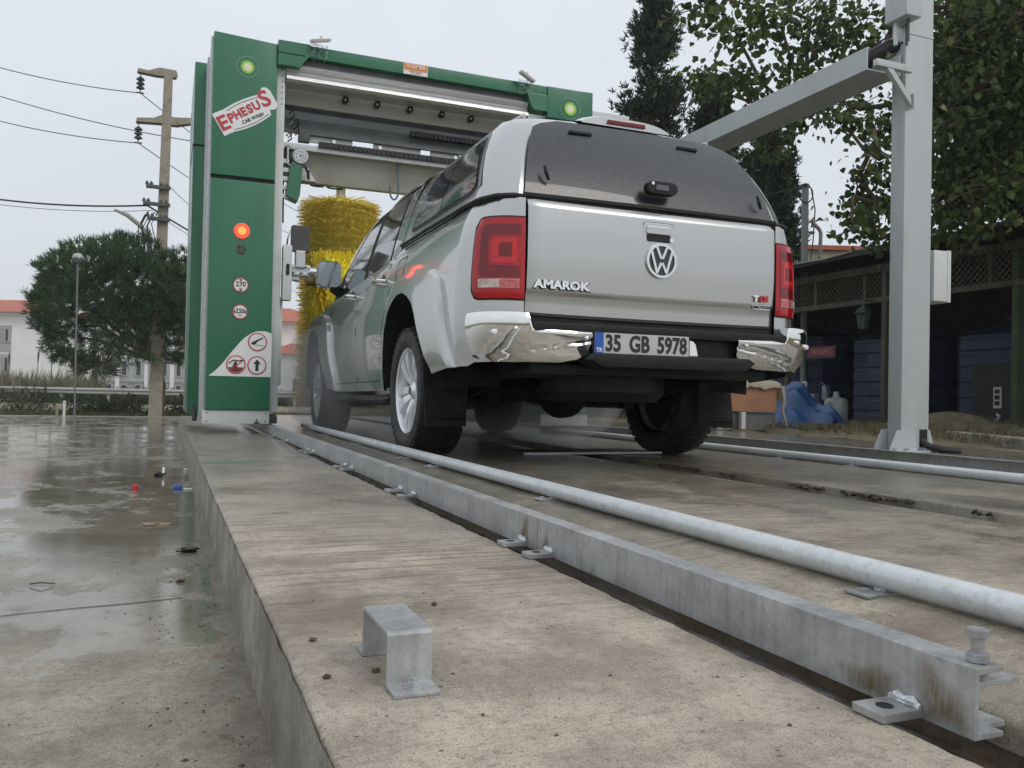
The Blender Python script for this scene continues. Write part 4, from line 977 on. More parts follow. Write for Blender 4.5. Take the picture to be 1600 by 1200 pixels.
# LED lamp
def led():
    c=(-1.637,1.737); h=disc('signal_lamp',(c[0],Y0-.004,c[1]),.062,M('lamp_housing_red',(.5,.02,.01),.3,emit=(1,.025,.012),es=3.5),lowc,1,.012,36)
    em_=M('led_red',(1,.2,.05),.4,emit=(1,.22,.04),es=3.4)
    b=B(); k=0
    for rr_,n in ((0,1),(.011,6),(.021,11),(.031,16)):
        for i in range(n):
            a=2*math.pi*i/n+rr_*40; x=c[0]+rr_*math.cos(a); z=c[1]+rr_*math.sin(a); b.lathe([(.0001,-.004),(.0042,-.001),(.0042,.002)],(x,Y0-.012,z),1,6)
    b.build('led_cluster',em_,h)
    b=B()
    for i in range(44):
        a=random.uniform(0,6.28); q=.045*math.sqrt(random.random()); b.lathe([(.0001,-.003),(.0055,-.001),(.0055,.002)],(c[0]+q*math.cos(a),Y0-.001,1.58+q*math.sin(a)),1,6)
    b.build('led_cluster_unlit',M('led_off',(.10,.03,.04),.4),lowc)
led()
def sign(cx_,cz_,r,par=None,inner=decalw):
    d=disc('round_sign',(cx_,Y0,cz_),r,decalr,lowc,1,.003,40); disc('sign_face',(cx_,Y0-.002,cz_),r*.86,inner,d,1,.003,40); return d
def tri(par,pts): 
    B().prism(pts,1,Y0-.0052,Y0-.003).build('arrow_mark',decalk,par)
s1=sign(-1.636,1.272,.064); text('lettering','270',decalk,s1,(-1.636,Y0-.005,1.278),.058,sx=.95,bold=.0014,ext=.0005); text('lettering','cm',decalk,s1,(-1.636,Y0-.005,1.243),.02,bold=.0006,ext=.0005)
tri(s1,[(-1.652,1.322),(-1.620,1.322),(-1.636,1.304)]); tri(s1,[(-1.652,1.221),(-1.620,1.221),(-1.636,1.236)])
s2=sign(-1.636,1.042,.064); text('lettering','220',decalk,s2,(-1.636,Y0-.005,1.048),.054,sx=.95,bold=.0014,ext=.0005); text('lettering','cm',decalk,s2,(-1.636,Y0-.005,1.012),.02,bold=.0006,ext=.0005)
tri(s2,[(-1.688,1.062),(-1.688,1.022),(-1.672,1.042)]); tri(s2,[(-1.584,1.062),(-1.584,1.022),(-1.600,1.042)])
# white swoosh
sw=pchip([-1.876,-1.83,-1.76,-1.68,-1.60,-1.54,-1.49,-1.43,XR+.006],[.492,.53,.61,.72,.815,.86,.882,.885,.865])
xs_=np.linspace(-1.876,XR+.004,40)
v=[(x,Y0+.002,.49) for x in xs_]+[(x,Y0+.002,float(sw(x))) for x in xs_]
swo=mesh('white_panel',v,[(i,i+1,41+i,40+i) for i in range(39)],decalw,lowc)
for i,(cx_,cz_) in enumerate(((-1.487,.790),(-1.660,.590),(-1.487,.588))):
    d=disc('round_sign',(cx_,Y0-.001,cz_),.079,decalr,lowc,1,.003,40); disc('sign_face',(cx_,Y0-.003,cz_),.069,decalw,d,1,.003,40)
    if i==2: B().prism([(cx_-.013,cz_-.048),(cx_+.013,cz_-.048),(cx_+.013,cz_+.012),(cx_+.032,cz_+.012),(cx_,cz_+.052),(cx_-.032,cz_+.012),(cx_-.013,cz_+.012)],1,Y0-.0062,Y0-.0045).build('arrow_mark',decalk,d)
    elif i==0:
        B().prism([(cx_-.055,cz_-.020),(cx_-.045,cz_-.004),(cx_-.012,cz_+.014),(cx_+.042,cz_+.042),(cx_+.048,cz_+.034),(cx_+.0,cz_+.004),(cx_-.014,cz_-.018),(cx_-.03,cz_-.026)],1,Y0-.0062,Y0-.0045).build('brush_mark',decalk,d)
        B().prism([(cx_-.02,cz_-.030),(cx_+.055,cz_-.030),(cx_+.055,cz_-.026),(cx_-.02,cz_-.026)],1,Y0-.0062,Y0-.0045).build('line_mark',decalk,d)
    else:
        brn=M('decal_brown',(.16,.03,.03),.4)
        n=16; P_=[(cx_+.066*math.cos(a),cz_+.066*math.sin(a)) for a in np.linspace(R(200),R(340),n)]; B().prism(P_,1,Y0-.0062,Y0-.0045).build('car_mark',brn,d)
        B().prism([(cx_-.03,cz_-.022),(cx_+.012,cz_-.022),(cx_+.008,cz_+.024),(cx_-.012,cz_+.028)],1,Y0-.0062,Y0-.0045).build('car_mark',brn,d)
        B().tube([(cx_-.06,Y0-.006,cz_+.010),(cx_-.02,Y0-.006,cz_+.038),(cx_+.02,Y0-.006,cz_+.032),(cx_+.058,Y0-.006,cz_+.040)],.005,5).build('wiper_mark',decalk,d)
        B().tube([(cx_+.055,Y0-.006,cz_+.035),(cx_-.045,Y0-.006,cz_-.05)],.004,4).build('strike_mark',decalr,d)
# orange notice on beam
B().box((-.25,YF-.012,3.322),(-.02,YF-.004,3.428)).build('notice_plate',decalw,ga)
box('notice_band',(-.245,YF-.0145,3.362),(-.025,YF-.011,3.424),decalo,ga)
text('lettering','TÜZMER',decalw,ga,(-.135,YF-.016,3.398),.045,sx=1.05,bold=.001,ext=.0005)
for z,s_ in ((3.350,'MAKİNA SANAYİ'),(3.335,'OTO YIKAMA')): text('lettering',s_,M('decal_red2',(.45,.08,.03),.4),ga,(-.135,YF-.014,z),.016,ext=.0005)
# floodlights clipped to beam
for sx_,ang in ((-1.0,12),(1.0,-28)):
    b=B().box((-.085,-.05,-.012),(.085,.05,.012)); fo=b.build('flood_light',M('lamp_cream',(.55,.52,.48),.4),ga,bevel=.004)
    fo.location=Vector((sx_*.99-.03,YF-.07,3.465))-origin(ga); 
    for v_ in fo.data.vertices: v_.co+=origin(ga)
    fo.rotation_euler=(R(15),R(-ang),0)
    B().tube([(sx_*.99-.03,YF-.06,3.47),(sx_*.99-.02,YF-.05,3.51)],.012,8).build('lamp_bracket',M('lamp_cream',(.5,.5,.5)),ga)
    b=B()
    for i in range(200):
        a=abs(random.gauss(0,1))*.055; th_=random.uniform(-.075,.075); ln=random.uniform(.02,.06)
        x=sx_*.99-.03+th_; z=3.452-a
        b.box((x,YF-.035,z-random.uniform(.004,.016)),(x+.0022,YF-.033,z))
    b.build('water_drops',M('water_streak',(.45,.62,.56),.2,ns=20),ga)['kind']='stuff'
def leafmat(name,c0,c1,scale=2.,trans=.25,rough=.5,c2=None):
    m,nt,b=new_mat(name); L=nt.links; tc=N(nt,'ShaderNodeTexCoord'); n=N(nt,'ShaderNodeTexNoise',Scale=scale,Detail=3.); L.new(tc.outputs['Object'],n.inputs['Vector'])
    wn=N(nt,'ShaderNodeTexWhiteNoise'); g=N(nt,'ShaderNodeNewGeometry'); L.new(g.outputs['Random Per Island'],wn.inputs['Vector'])
    r=N(nt,'ShaderNodeValToRGB'); r.color_ramp.elements[0].position=.32; r.color_ramp.elements[1].position=.68; r.color_ramp.elements[0].color=(*c0,1); r.color_ramp.elements[1].color=(*c1,1); 
    mm=N(nt,'ShaderNodeMath',operation='MULTIPLY_ADD'); mm.inputs[1].default_value=.45; L.new(g.outputs['Random Per Island'],mm.inputs[0]); 
    m2=N(nt,'ShaderNodeMath',operation='MULTIPLY'); m2.inputs[1].default_value=.62; L.new(n.outputs[0],m2.inputs[0]); L.new(m2.outputs[0],mm.inputs[2]); L.new(mm.outputs[0],r.inputs[0])
    if c2: e_=r.color_ramp.elements.new(.9); e_.color=(*c2,1)
    L.new(r.outputs[0],b.inputs['Base Color']); b.inputs['Roughness'].default_value=rough; b.inputs['Specular IOR Level'].default_value=.3
    tr=N(nt,'ShaderNodeBsdfTranslucent'); L.new(r.outputs[0],tr.inputs[0]); mx=N(nt,'ShaderNodeMixShader'); mx.inputs[0].default_value=trans
    L.new(b.outputs[0],mx.inputs[1]); L.new(tr.outputs[0],mx.inputs[2]); L.new(mx.outputs[0],nt.nodes['Material Output'].inputs[0]); return m
brushy=leafmat('brush_yellow',(.85,.66,.04),(1,.86,.10),4.,.45,.5)
brushb=leafmat('brush_yellow_dull',(.80,.62,.12),(.95,.78,.25),4.,.45,.5)
# ---- brushes: bristle discs around vertical shaft
def bristle(b,p,d,l,w_,droop,rnd,twist=0):
    d=Vector(d).normalized(); s_=Vector((0,0,1)).cross(d)
    if s_.length<.1: s_=Vector((1,0,0))
    s_=s_.normalized(); p=Vector(p); pts=[]
    for t_ in (0,.5,1.0):
        q=p+d*l*t_+Vector((0,0,-droop*t_*t_)); pts.append(q)
    n_=len(b.v); nz_=Vector((0,0,w_*rnd.uniform(-.6,.6)))
    for i,q in enumerate(pts): b.v+= [tuple(q-s_*w_-nz_),tuple(q+s_*w_+nz_)]
    b.f+= [(n_,n_+2,n_+3,n_+1),(n_+2,n_+4,n_+5,n_+3)]
def vbrush(cx_,cy_,z0,z1,r,mat):
    b=B(); rnd=random.Random(int(cx_*100)); z=z0
    while z<z1:
        ph=rnd.uniform(0,6.28); rr_=r*rnd.uniform(.93,1.02); dr=rnd.uniform(.0,.05)
        for i in range(120):
            a=2*math.pi*i/120+ph+rnd.uniform(-.03,.03); l=rr_*rnd.uniform(.86,1.04)-.07
            bristle(b,(cx_+.07*math.cos(a),cy_+.07*math.sin(a),z+rnd.uniform(-.008,.008)),(math.cos(a),math.sin(a),rnd.uniform(-.05,.05)),l,.0065,dr*.4+rnd.uniform(-.01,.02),rnd)
        z+=.021
    B().lathe([(r*.3,z0+.02)]+[(r*(.80+.05*(j%2)),z0+.02+(z1-z0-.05)*j/60) for j in range(61)]+[(r*.3,z1-.02)],(cx_,cy_,0),2,40).build('brush_body',M('brush_mass',(.95,.76,.20),.8,ns=25,amt=.35,bump=1,bs=50,stretch=(1,1,3)),ga)
    o=b.build('brush_bristles',mat,ga,fixn=False); o['kind']='stuff'
    B().tube([(cx_,cy_,z0-.05),(cx_,cy_,z1+.05)],.075,16).build('brush_core',M('core_yellow',(.22,.16,.03),.6),ga)
    B().tube([(cx_,cy_,z1),(cx_,cy_,2.80),],.05,14).build('brush_shaft',whitep,ga,smooth=True)
    B().lathe([(.05,0),(.075,.01),(.08,.06),(.055,.09),(.06,.12),(.08,.14),(.08,.26),(.05,.27)],(cx_,cy_,z1+.20),2,18).build('shaft_coupling',greyd,ga,smooth=True)
vbrush(-.44,4.85,.25,2.50,.47,brushb)
vbrush(1.15,4.85,.25,2.50,.47,brushb)
box('brush_carrier',(-1.2,4.7,2.72),(1.4,5.0,2.80),grey_al,ga)
def hbrush(y,z,x0,x1,r,mat):
    b=B(); rnd=random.Random(5); x=x0
    while x<x1:
        ph=rnd.uniform(0,6.28); q=rnd.uniform(.92,1.04)
        for i in range(70):
            a=2*math.pi*i/70+ph; d=Vector((rnd.gauss(0,.12),math.cos(a),math.sin(a))); l=r*q*rnd.uniform(.85,1.05)-.07
            bristle(b,(x,y+.07*math.cos(a),z+.07*math.sin(a)),d,l,.008,.04,rnd)
        x+=.028
    B().lathe([(.05,x0+.08)]+[(r*(.78+.07*(j%2)),x0+.06+(x1-x0-.1)*j/40) for j in range(41)]+[(.05,x1)],(0,y,z-.03),0,36).build('roof_brush_body',M('roof_brush_mass',(1,.80,.05),.8,ns=25,amt=.35,bump=1,bs=50),ga)
    o=b.build('roof_brush_bristles',mat,ga,fixn=False); o['kind']='stuff'
    B().tube([(x0-.1,y,z),(x1+.1,y,z)],.05,14).build('roof_brush_core',MATS['core_yellow'],ga)
hbrush(3.75,1.46,-.86,1.3,.36,brushy)
# ================================================================ GREY POST, TRAY
po=thing('steel_post','tall square grey steel post standing beyond the right rail with a trapezoid foot','post',(3.1,.25,0))
PX0,PX1,PY0,PY1=2.955,3.235,.13,.262
box('post_shaft',(PX0,PY0,.02),(PX1,PY1,3.60),postg,po,.008)
box('post_seam',(PX0+.0,PY0-.0012,3.188),(PX1,PY0+.001,3.192),greydk,po)
for sgn_ in (0,):
    B().prism([(PX0-.125,.0),(PX0-.125,.02),(PX0-.055,.165),(PX0+.10,.172),(PX0+.165,.0)],1,PY0-.012,PY0-.004).build('foot_gusset',postg,po,bevel=.002)
    B().prism([(PX0-.125,.0),(PX0-.125,.02),(PX0-.055,.165),(PX0+.10,.172),(PX0+.165,.0)],1,PY1+.004,PY1+.012).build('foot_gusset',postg,po,bevel=.002)
B().prism([(PX1+.0,.0),(PX1+.065,.0),(PX1+.015,.17),(PX1+.0,.17)],1,PY0,PY0+.008).build('foot_rib',postg,po)
B().prism([(PX0+.185,.035),(PX1-.015,.035),(PX1-.015,.172),(PX0+.185,.172)],1,PY0-.0025,PY0+.01).build('foot_opening',seamm,po)
for x in (PX0-.09,PX0+.03): b=B(); hexnut(b,(x,PY0-.03,.0),.012,.03); b.build('foot_bolt',galvm,po)
box('base_plate',(PX0-.13,PY0-.07,.0),(PX1+.10,PY1+.08,.012),postg,po,.002)
B().tube([(PX1-.06,PY0+.01,.08),(PX1-.05,PY0-.05,.045),(PX1+.02,PY0-.14,.02),(PX1+.10,PY0-.20,.018)],.028,12).build('cable_sleeve',cable,po,smooth=True)
# top box
box('terminal_box',(2.80,-.02,3.25),(2.953,.19,3.60),postg,po,.008)
for x,y in ((2.88,.04),(2.93,.10)): B().tube([(x,y,3.08),(x,y,3.26)],.010,8).build('box_conduit',greydk,po)
B().tube([(2.85,.13,3.08),(2.85,.13,3.26)],.016,10).build('box_conduit',whitep,po)
disc('post_hole',(PX0-.001,.20,3.10),.014,seamm,po,0,.004,14); disc('post_hole',(PX0-.001,.17,3.13),.012,seamm,po,0,.004,14)
# angled bracket
box('bracket_arm',(2.60,.06,2.865),(2.955,.10,2.915),postg,po,.002)
b=B().prism([(2.70,2.86),(2.76,2.86),(2.955,2.655),(2.955,2.60)],1,.06,.10); b.build('bracket_brace',postg,po,bevel=.002)
box('bracket_pad',(2.948,.045,2.59),(2.956,.125,2.70),galvm,po)
tr_=B().prism([(2.600,2.865),(2.935,2.865),(2.935,3.035),(2.925,3.035),(2.925,2.875),(2.610,2.875),(2.610,3.025),(2.628,3.025),(2.628,3.035),(2.600,3.035)],1,.16,8.6)
tr=tr_.build('cable_tray',postg,None); tag(tr,'long pale steel cable tray reaching from the grey post towards the gantry','cable tray'); 
for k,(x,dz,r_) in enumerate(((2.70,.04,.040),(2.78,.06,.055),(2.86,.04,.040))):
    hs=B().tube([(2.96,.22+.03*k,3.08+dz),(2.91,.23+.03*k,3.07+dz),(2.82+.02*k,.32,3.02+dz),(x,.6,2.93+dz),(x,1.6,2.90+dz*.4),(x,8,2.90+dz*.4)],r_,10).build('black_hose',cable,None,smooth=True)
    tag(hs,['slim black hose lying in the cable tray nearest the driveway','thick black hose lying along the middle of the cable tray','black hose lying at the tree side of the cable tray'][k],'hose','hoses in the cable tray')
    B().lathe([(r_+.001,-.012),(r_+.006,-.012),(r_+.006,.012),(r_+.001,.012)],(2.905,.24+.03*k,3.06+dz),1,12).build('hose_clamp',chrome,hs)
sb=thing('switch_box','white enclosure fixed to the right side of the grey post','switch box',(3.3,.25,1.2))
box('enclosure',(3.262,.12,1.165),(3.42,.40,1.56),whitep,sb,.01); box('enclosure_lid',(3.40,.115,1.16),(3.435,.405,1.565),whitep,sb,.006); box('mounting_rail',(3.237,.16,1.19),(3.262,.36,1.54),greydk,sb)
# ================================================================ BACKGROUND LEFT
FH=Vector((.3762,.9265,0)).normalized(); RH=Vector((.9265,-.3762,0)).normalized()
O=Vector((-13.3,99.2,0))
wallw=M('render_white',(.85,.85,.83),.8,ns=.4,amt=.05); wallg=M('render_grey',(.40,.41,.41),.8,ns=.4,amt=.06); rooft=M('roof_tiles_red',(.42,.12,.07),.8,ns=2,amt=.2,bump=.5,bs=6); winm=M('window_dark',(.02,.022,.025),.25,ns=1,amt=.3)
bl=thing('school_building','long white three storey building with grey bays and red hipped roof','building',tuple(O))
def lbox(name,u0,u1,d0,d1,z0,z1,mat,par,bevel=0):
    b=B(); v=[]
    for z in (z0,z1):
        for (u,d) in ((u0,d0),(u1,d0),(u1,d1),(u0,d1)): p=O+RH*u+FH*d; v.append((p.x,p.y,z))
    b.add(v,[(0,3,2,1),(4,5,6,7),(0,1,5,4),(1,2,6,5),(2,3,7,6),(3,0,4,7)]); return b.build(name,mat,par)
px=lambda p:(p-90)*92/1325.
lbox('wing_wall',px(-160),px(115),-3,12,-.5,7.9,wallw,bl)
lbox('wall',px(90),px(520),0,12,-.5,7.7,wallw,bl)
lbox('eave',px(-165),px(121),-3.5,12.5,7.9,8.15,wallw,bl); lbox('eave',px(86),px(524),-.5,12.5,7.7,7.95,wallw,bl)
def hip(u0,u1,d0,d1,z0,h,par):
    c=[O+RH*u+FH*d for u,d in ((u0,d0),(u1,d0),(u1,d1),(u0,d1))]; m=(d0+d1)/2; ins=(d1-d0)/2
    r=[O+RH*(u0+ins)+FH*m,O+RH*(u1-ins)+FH*m]
    v=[(p.x,p.y,z0) for p in c]+[(p.x,p.y,z0+h) for p in r]
    return B().add(v,[(0,1,5,4),(2,3,4,5),(1,2,5),(3,0,4),(0,3,2,1)]).build('roof',rooft,par)
hip(px(-175),px(126),-4,13,8.15,2.1,bl); hip(px(80),px(530),-1,13,7.95,2.1,bl)
s3=.3084
def win(x0,x1,z0,z1,d=0.):
    fr=lbox('window',px(x0),px(x1),d-.12,d-.02,z0,z1,wallg,bl); lbox('pane',px(x0)+.18,px(x1)-.18,d-.16,d-.13,z0+.15,z1-.15,winm,fr)
rows_=[(5.0,6.55),(1.75,3.55),(-.95+.3,.95)]
for (a,b_) in ((292,432),(455,585),(608,732),(752,862),(885,1000),(1020,1130)):
    for zi,(z0,z1) in enumerate(rows_):
        lbox('bay_panel',px(a*s3),px(b_*s3),-.05,.02,z0-.95 if zi<2 else z0,z1+.25,wallg,bl)
        k=(b_-a)
        for f0,f1 in ((.06,.36),(.64,.94)): win((a+k*f0)*s3,(a+k*f1)*s3,z0,z1,-.05)
for zi,(z0,z1) in enumerate(rows_[:2]):
    lbox('bay_panel',px(-34),px(42),-3.05,-2.98,z0-1.0,z1+.25,wallg,bl)
    for x0,x1 in ((18,29),(32,41),(-2,8)): win(x0,x1,z0,z1,-3.05)
h2=thing('low_house','small pale house with a red roof seen between gantry column and brush','house',(9,85,0))
hb=O.copy(); O=Vector((9.0,86,0))
b=lbox('wall',-3,6,0,6,-.5,4.3,wallw,h2); hip(-3.5,6.5,-.5,6.5,4.3,1.3,h2); lbox('door',1,2.2,-.1,0,-.5,1.8,winm,h2); O=hb
# guard rail
gr=thing('guard_rail','long weathered metal guard rail along the far side of the road','guard rail',(-6,36.5,-.4))
gm=M('guard_rail_metal',(.40,.40,.36),.6,.3,ns=1,amt=.12)
def gpt(t): return Vector((-40+70*t,51.5-32*t,0))   # running roughly across the view
P0,P1=Vector((-36,49,0)),Vector((9,32.5,0)); dd=(P1-P0); nn=Vector((-dd.y,dd.x,0)).normalized()
pr=[(-.02,.02),(.06,.06),(.06,.12),(-.02,.16),(.06,.20),(.06,.26),(-.02,.30)]
v=[]
for p in (P0,P1):
    for a,z in pr: q=p+nn*(-a); v.append((q.x,q.y,z+.08))
n=len(pr); mesh('rail_beam',v,[(i,i+1,n+i+1,n+i) for i in range(n-1)],gm,gr)
for i in range(24):
    q=P0+dd*(i/23)+nn*.1; box('rail_post',(q.x-.06,q.y-.06,-.5),(q.x+.06,q.y+.06,.36),gm,gr)
# utility pole
up_=thing('utility_pole','tall concrete utility pole with three insulator strings rising from the roadside','utility pole',(-2.48,18.95,-.36))
bx_,by_=-2.48,18.95
def tp(b,z0,z1,w0,w1,cx_,cy_,cx1=None):
    cx1=cx_ if cx1 is None else cx1
    v=[(cx_+sx*w0,cy_+sy*w0,z0) for sx,sy in ((-1,-1),(1,-1),(1,1),(-1,1))]+[(cx1+sx*w1,cy_+sy*w1,z1) for sx,sy in ((-1,-1),(1,-1),(1,1),(-1,1))]
    return b.add(v,[(0,3,2,1),(4,5,6,7),(0,1,5,4),(1,2,6,5),(2,3,7,6),(3,0,4,7)])
pole=tp(B(),-.5,8.62,.165,.105,bx_,by_,bx_+.12).build('pole',concp,up_,bevel=.03)
def zpole(y): return .3637+(614-y)/1325*21.6
# arms
B().prism([(bx_-.62,zpole(117)),(bx_-.60,zpole(112)),(bx_-.35,zpole(113)),(bx_-.1,zpole(106)),(bx_+.30,zpole(107)),(bx_+.34,zpole(113)),(bx_+.30,zpole(118)),(bx_-.2,zpole(119))],1,by_-.1,by_+.1).build('cross_arm',concp,up_)
B().prism([(bx_-.62,zpole(196)),(bx_-.60,zpole(190)),(bx_-.2,zpole(187)),(bx_+.0,zpole(180)),(bx_+.3,zpole(182)),(bx_+.95,zpole(178)),(bx_+.97,zpole(183)),(bx_+.35,zpole(194)),(bx_-.1,zpole(194))],1,by_-.12,by_+.12).build('cross_arm',concp,up_)
def insul(x,z,par):
    for k in range(3):
        zz=z-.16-.11*k*1.0; b=B().lathe([(.02,.06),(.05,.05),(.10,.0),(.105,-.02),(.05,-.015),(.03,-.06)],(x,by_,zz),2,14); b.build('insulator_disc',porc,par,smooth=True)
    B().tube([(x,by_,z+.12),(x,by_,z-.52)],.014,6).build('insulator_rod',greydk,par); B().box((x-.09,by_-.02,z-.53),(x+.09,by_+.02,z-.50)).build('wire_clamp',greydk,par)
ins=[(bx_-.54,zpole(117)),(bx_-.56,zpole(196)),(bx_+.86,zpole(183))]
for x,z in ins: insul(x,z,up_)
b=B()
for zpx,w_ in ((297,.34),(324,.40),(347,.30)):
    z=zpole(zpx); b.box((bx_-w_,by_-.28,z-.04),(bx_+.24,by_-.17,z+.04))
    for x in (-w_+.02,-w_+.12,.02,.15): b.lathe([(.001,.0),(.04,.01),(.045,.05),(.02,.10),(.001,.11)],(bx_+x,by_-.24,z+.03),2,8)
b.build('service_rack',greydk,up_)
b=B(); rnd=random.Random(3)
for k in range(7):
    x=bx_-.1+rnd.uniform(-.25,.12); z=zpole(330+rnd.uniform(-5,15)); b.tube([(x,by_-.25,z),(x-.15,by_-.3,z-.35),(x-.05+rnd.uniform(-.1,.1),by_-.25,z-.9),(bx_-.05,by_-.22,z-1.3)],.012,5)
b.build('service_cables',cable,up_)
b=B().tube([(bx_-.12,by_-.15,zpole(384)),(bx_-.45,by_-.25,zpole(360)),(bx_-.75,by_-.3,zpole(346)),(bx_-1.05,by_-.35,zpole(340))],[.05,.06,.06,.03],8); b.build('lamp_arm',M('arm_pale',(.36,.35,.31),.6,ns=3,amt=.1),up_,smooth=True)
wires=[((-9.,23.6,10.05),(bx_-.54,by_,ins[0][1]-.52),(6,40,9.6)),((-9.,23.6,9.3),(bx_+.86,by_,ins[2][1]-.52),(7,40,8.9)),((-9.,23.6,8.5),(bx_-.56,by_,ins[1][1]-.52),(6,40,8.0)),((-9.,23.6,6.0),(bx_-.3,by_-.2,zpole(327)),(6,38,5.5)),((-9.,23.6,5.85),(bx_-.2,by_-.25,zpole(335)),(6,38,4.9)),((bx_+.2,by_-.2,zpole(293)),(0,24,zpole(330)+.4),(6,40,6.3))]
lb=['topmost overhead wire running from the upper insulator of the pole','overhead wire hung from the right hand insulator of the pole','overhead wire hung from the lower left insulator of the pole','thick black overhead cable tied to the service rack of the pole','thin overhead wire just under the thick black cable','thin overhead wire leaving the pole to the right at the top rack']
for k,(a,m_,c_) in enumerate(wires):
    pts=[]
    for (p,q,sag) in ((a,m_,.22),(m_,c_,.5)):
        p,q=Vector(p),Vector(q)
        for t in np.linspace(0,1,16): r_=p.lerp(q,t); r_.z-=4*sag*t*(1-t); pts.append(r_)
    w_=B().tube(pts,.024 if k==3 else (.012 if k<3 else .008),5).build('overhead_wire',cable,None); tag(w_,lb[k],'wire','overhead wires at the pole')
# globe lamp post
gl_=thing('lamp_post','slim grey lamp post with a globe head standing before the pine','lamp post',(-4.15,16.7,-.34))
B().tube([(-4.12,16.7,-.4),(-4.14,16.7,3.22)],.020,8).build('pole',M('lamp_grey',(.16,.17,.165),.6),gl_)
B().lathe([(.03,-.10),(.08,-.08),(.115,0),(.10,.06),(.06,.10),(.001,.12)],(-4.14,16.7,3.28),2,18).build('globe',M('globe_grey',(.13,.14,.14),.3,coat=.5),gl_,smooth=True)
B().lathe([(.118,.02),(.108,.06),(.066,.11),(.001,.13)],(-4.14,16.7,3.285),2,18).build('globe_cap',M('globe_pale',(.42,.42,.40),.5),gl_,smooth=True)
for k,(x,y) in enumerate(((-4.45,17.9),(-4.62,18.1))):
    sp_=B().box((x-.03,y-.03,-.4),(x+.03,y+.03,.06 if k==0 else -.05)).build('marker_stake',whitep if k==0 else concp,None,bevel=.005); tag(sp_,['short white stake at the pavement edge left of the pole','short concrete stake at the pavement edge beside the white one'][k],'stake')
# ---- vegetation generators
brush_dummy=0
def tufts(name,centers,dirs,n,ln,wd,mat,par,spread=.7,seed=1):
    """needle tufts: n thin blades per centre"""
    rg=np.random.default_rng(seed); c=np.repeat(np.asarray(centers),n,0); d=np.repeat(np.asarray(dirs),n,0)+rg.normal(0,spread,(len(c),3)); d/=np.linalg.norm(d,axis=1)[:,None]
    l=ln*rg.uniform(.6,1.15,(len(c),1)); s=np.cross(d,rg.normal(0,1,(len(c),3))); s/=np.linalg.norm(s,axis=1)[:,None]
    c=c+rg.normal(0,ln*.12,c.shape)
    v=np.stack([c-s*wd*.5,c+s*wd*.5,c+d*l*.6+s*wd*.45,c+d*l,c+d*l*.6-s*wd*.45],1).reshape(-1,3)
    f=(np.arange(len(c))[:,None]*5+np.array([0,1,2,3,4])).tolist()
    return mesh(name,v,f,mat,par)
def leaves(name,centers,size,mat,par,seed=1,droop=.5,aspect=.75):
    rg=np.random.default_rng(seed); c=np.asarray(centers); n=len(c)
    a=rg.normal(0,1,(n,3)); a[:,2]-=droop*1.6; a/=np.linalg.norm(a,axis=1)[:,None]
    nr=rg.normal(0,1,(n,3)); s=np.cross(a,nr); s/=np.linalg.norm(s,axis=1)[:,None]; u=np.cross(s,a)
    l=size*rg.uniform(.6,1.25,(n,1)); w_=l*aspect*.5
    f_=.18*l
    P=[c, c+a*l*.30+s*w_-u*f_*.0+u*f_*.6, c+a*l*.62+s*w_*.8+u*f_*.5, c+a*l-u*f_*.4, c+a*l*.62-s*w_*.8+u*f_*.5, c+a*l*.30-s*w_+u*f_*.6, c+a*l*.5]
    v=np.stack(P,1).reshape(-1,3); base=(np.arange(n)*7)[:,None,None]; q=np.array([[0,1,2,6],[6,2,3,3],[0,6,4,5],[6,3,4,4]])
    fs=[]
    for k in range(n):
        o=k*7; fs+= [(o,o+1,o+2,o+6),(o+6,o+2,o+3),(o,o+6,o+4,o+5),(o+6,o+3,o+4)]
    return mesh(name,v,fs,mat,par)
pinem=leafmat('pine_needles',(.024,.050,.022),(.085,.15,.062),.9,.12,.6)
# umbrella pine
pt=thing('pine_tree','broad dark umbrella pine wrapped around the concrete utility pole','tree',(-2.75,19.3,-.35))
cc=Vector((-3.30,19.2,2.45)); rg=np.random.default_rng(5)
cs=[];ds_=[]
lobes=[(cc+Vector((rg.uniform(-1,1)*1.65,rg.uniform(-1,1)*1.3,rg.uniform(-.75,1)*1.1)),rg.uniform(.55,.95)) for _ in range(26)]
for L_,r_ in lobes:
    for _ in range(85):
        d=rg.normal(0,1,3); d/=np.linalg.norm(d); d[2]=abs(d[2])*.9 if rg.random()<.72 else d[2]
        p=np.array(L_)+d*r_*rg.uniform(.75,1.05)*np.array([1,1,.8]); q=(p-np.array(cc))/np.array([2.28,2.0,1.95])
        if np.linalg.norm(q)>1.02 or p[2]<.50+.25*rg.random(): continue
        cs.append(p); ds_.append(d*.8+np.array([0,0,.7]))
for _ in range(1900):
    d=rg.normal(0,1,3); d/=np.linalg.norm(d)
    k=rg.uniform(.80,1.0)*(1+.05*math.sin(d[0]*9)+.05*math.sin(d[2]*11+2))
    if d[2]<-.78: continue
    p=np.array(cc)+d*np.array([2.22,1.95,1.88])*k; cs.append(p); ds_.append(d*.9+np.array([0,0,.5]))
tufts('crown',cs,ds_,20,.20,.016,pinem,pt,.55)
b=B().tube([(-2.38,19.45,-.4),(-2.34,19.4,.5),(-2.5,19.3,1.2),(-3.1,19.2,2.2)],[.12,.10,.09,.06],8)
for _ in range(14):
    L_,r_=lobes[_]; b.tube([(-2.5,19.3,1.1),tuple((Vector((-2.7,19.2,1.4))+L_)*.5),tuple(L_)],[.06,.04,.02],6)
b.build('trunk',bark,pt,smooth=True)
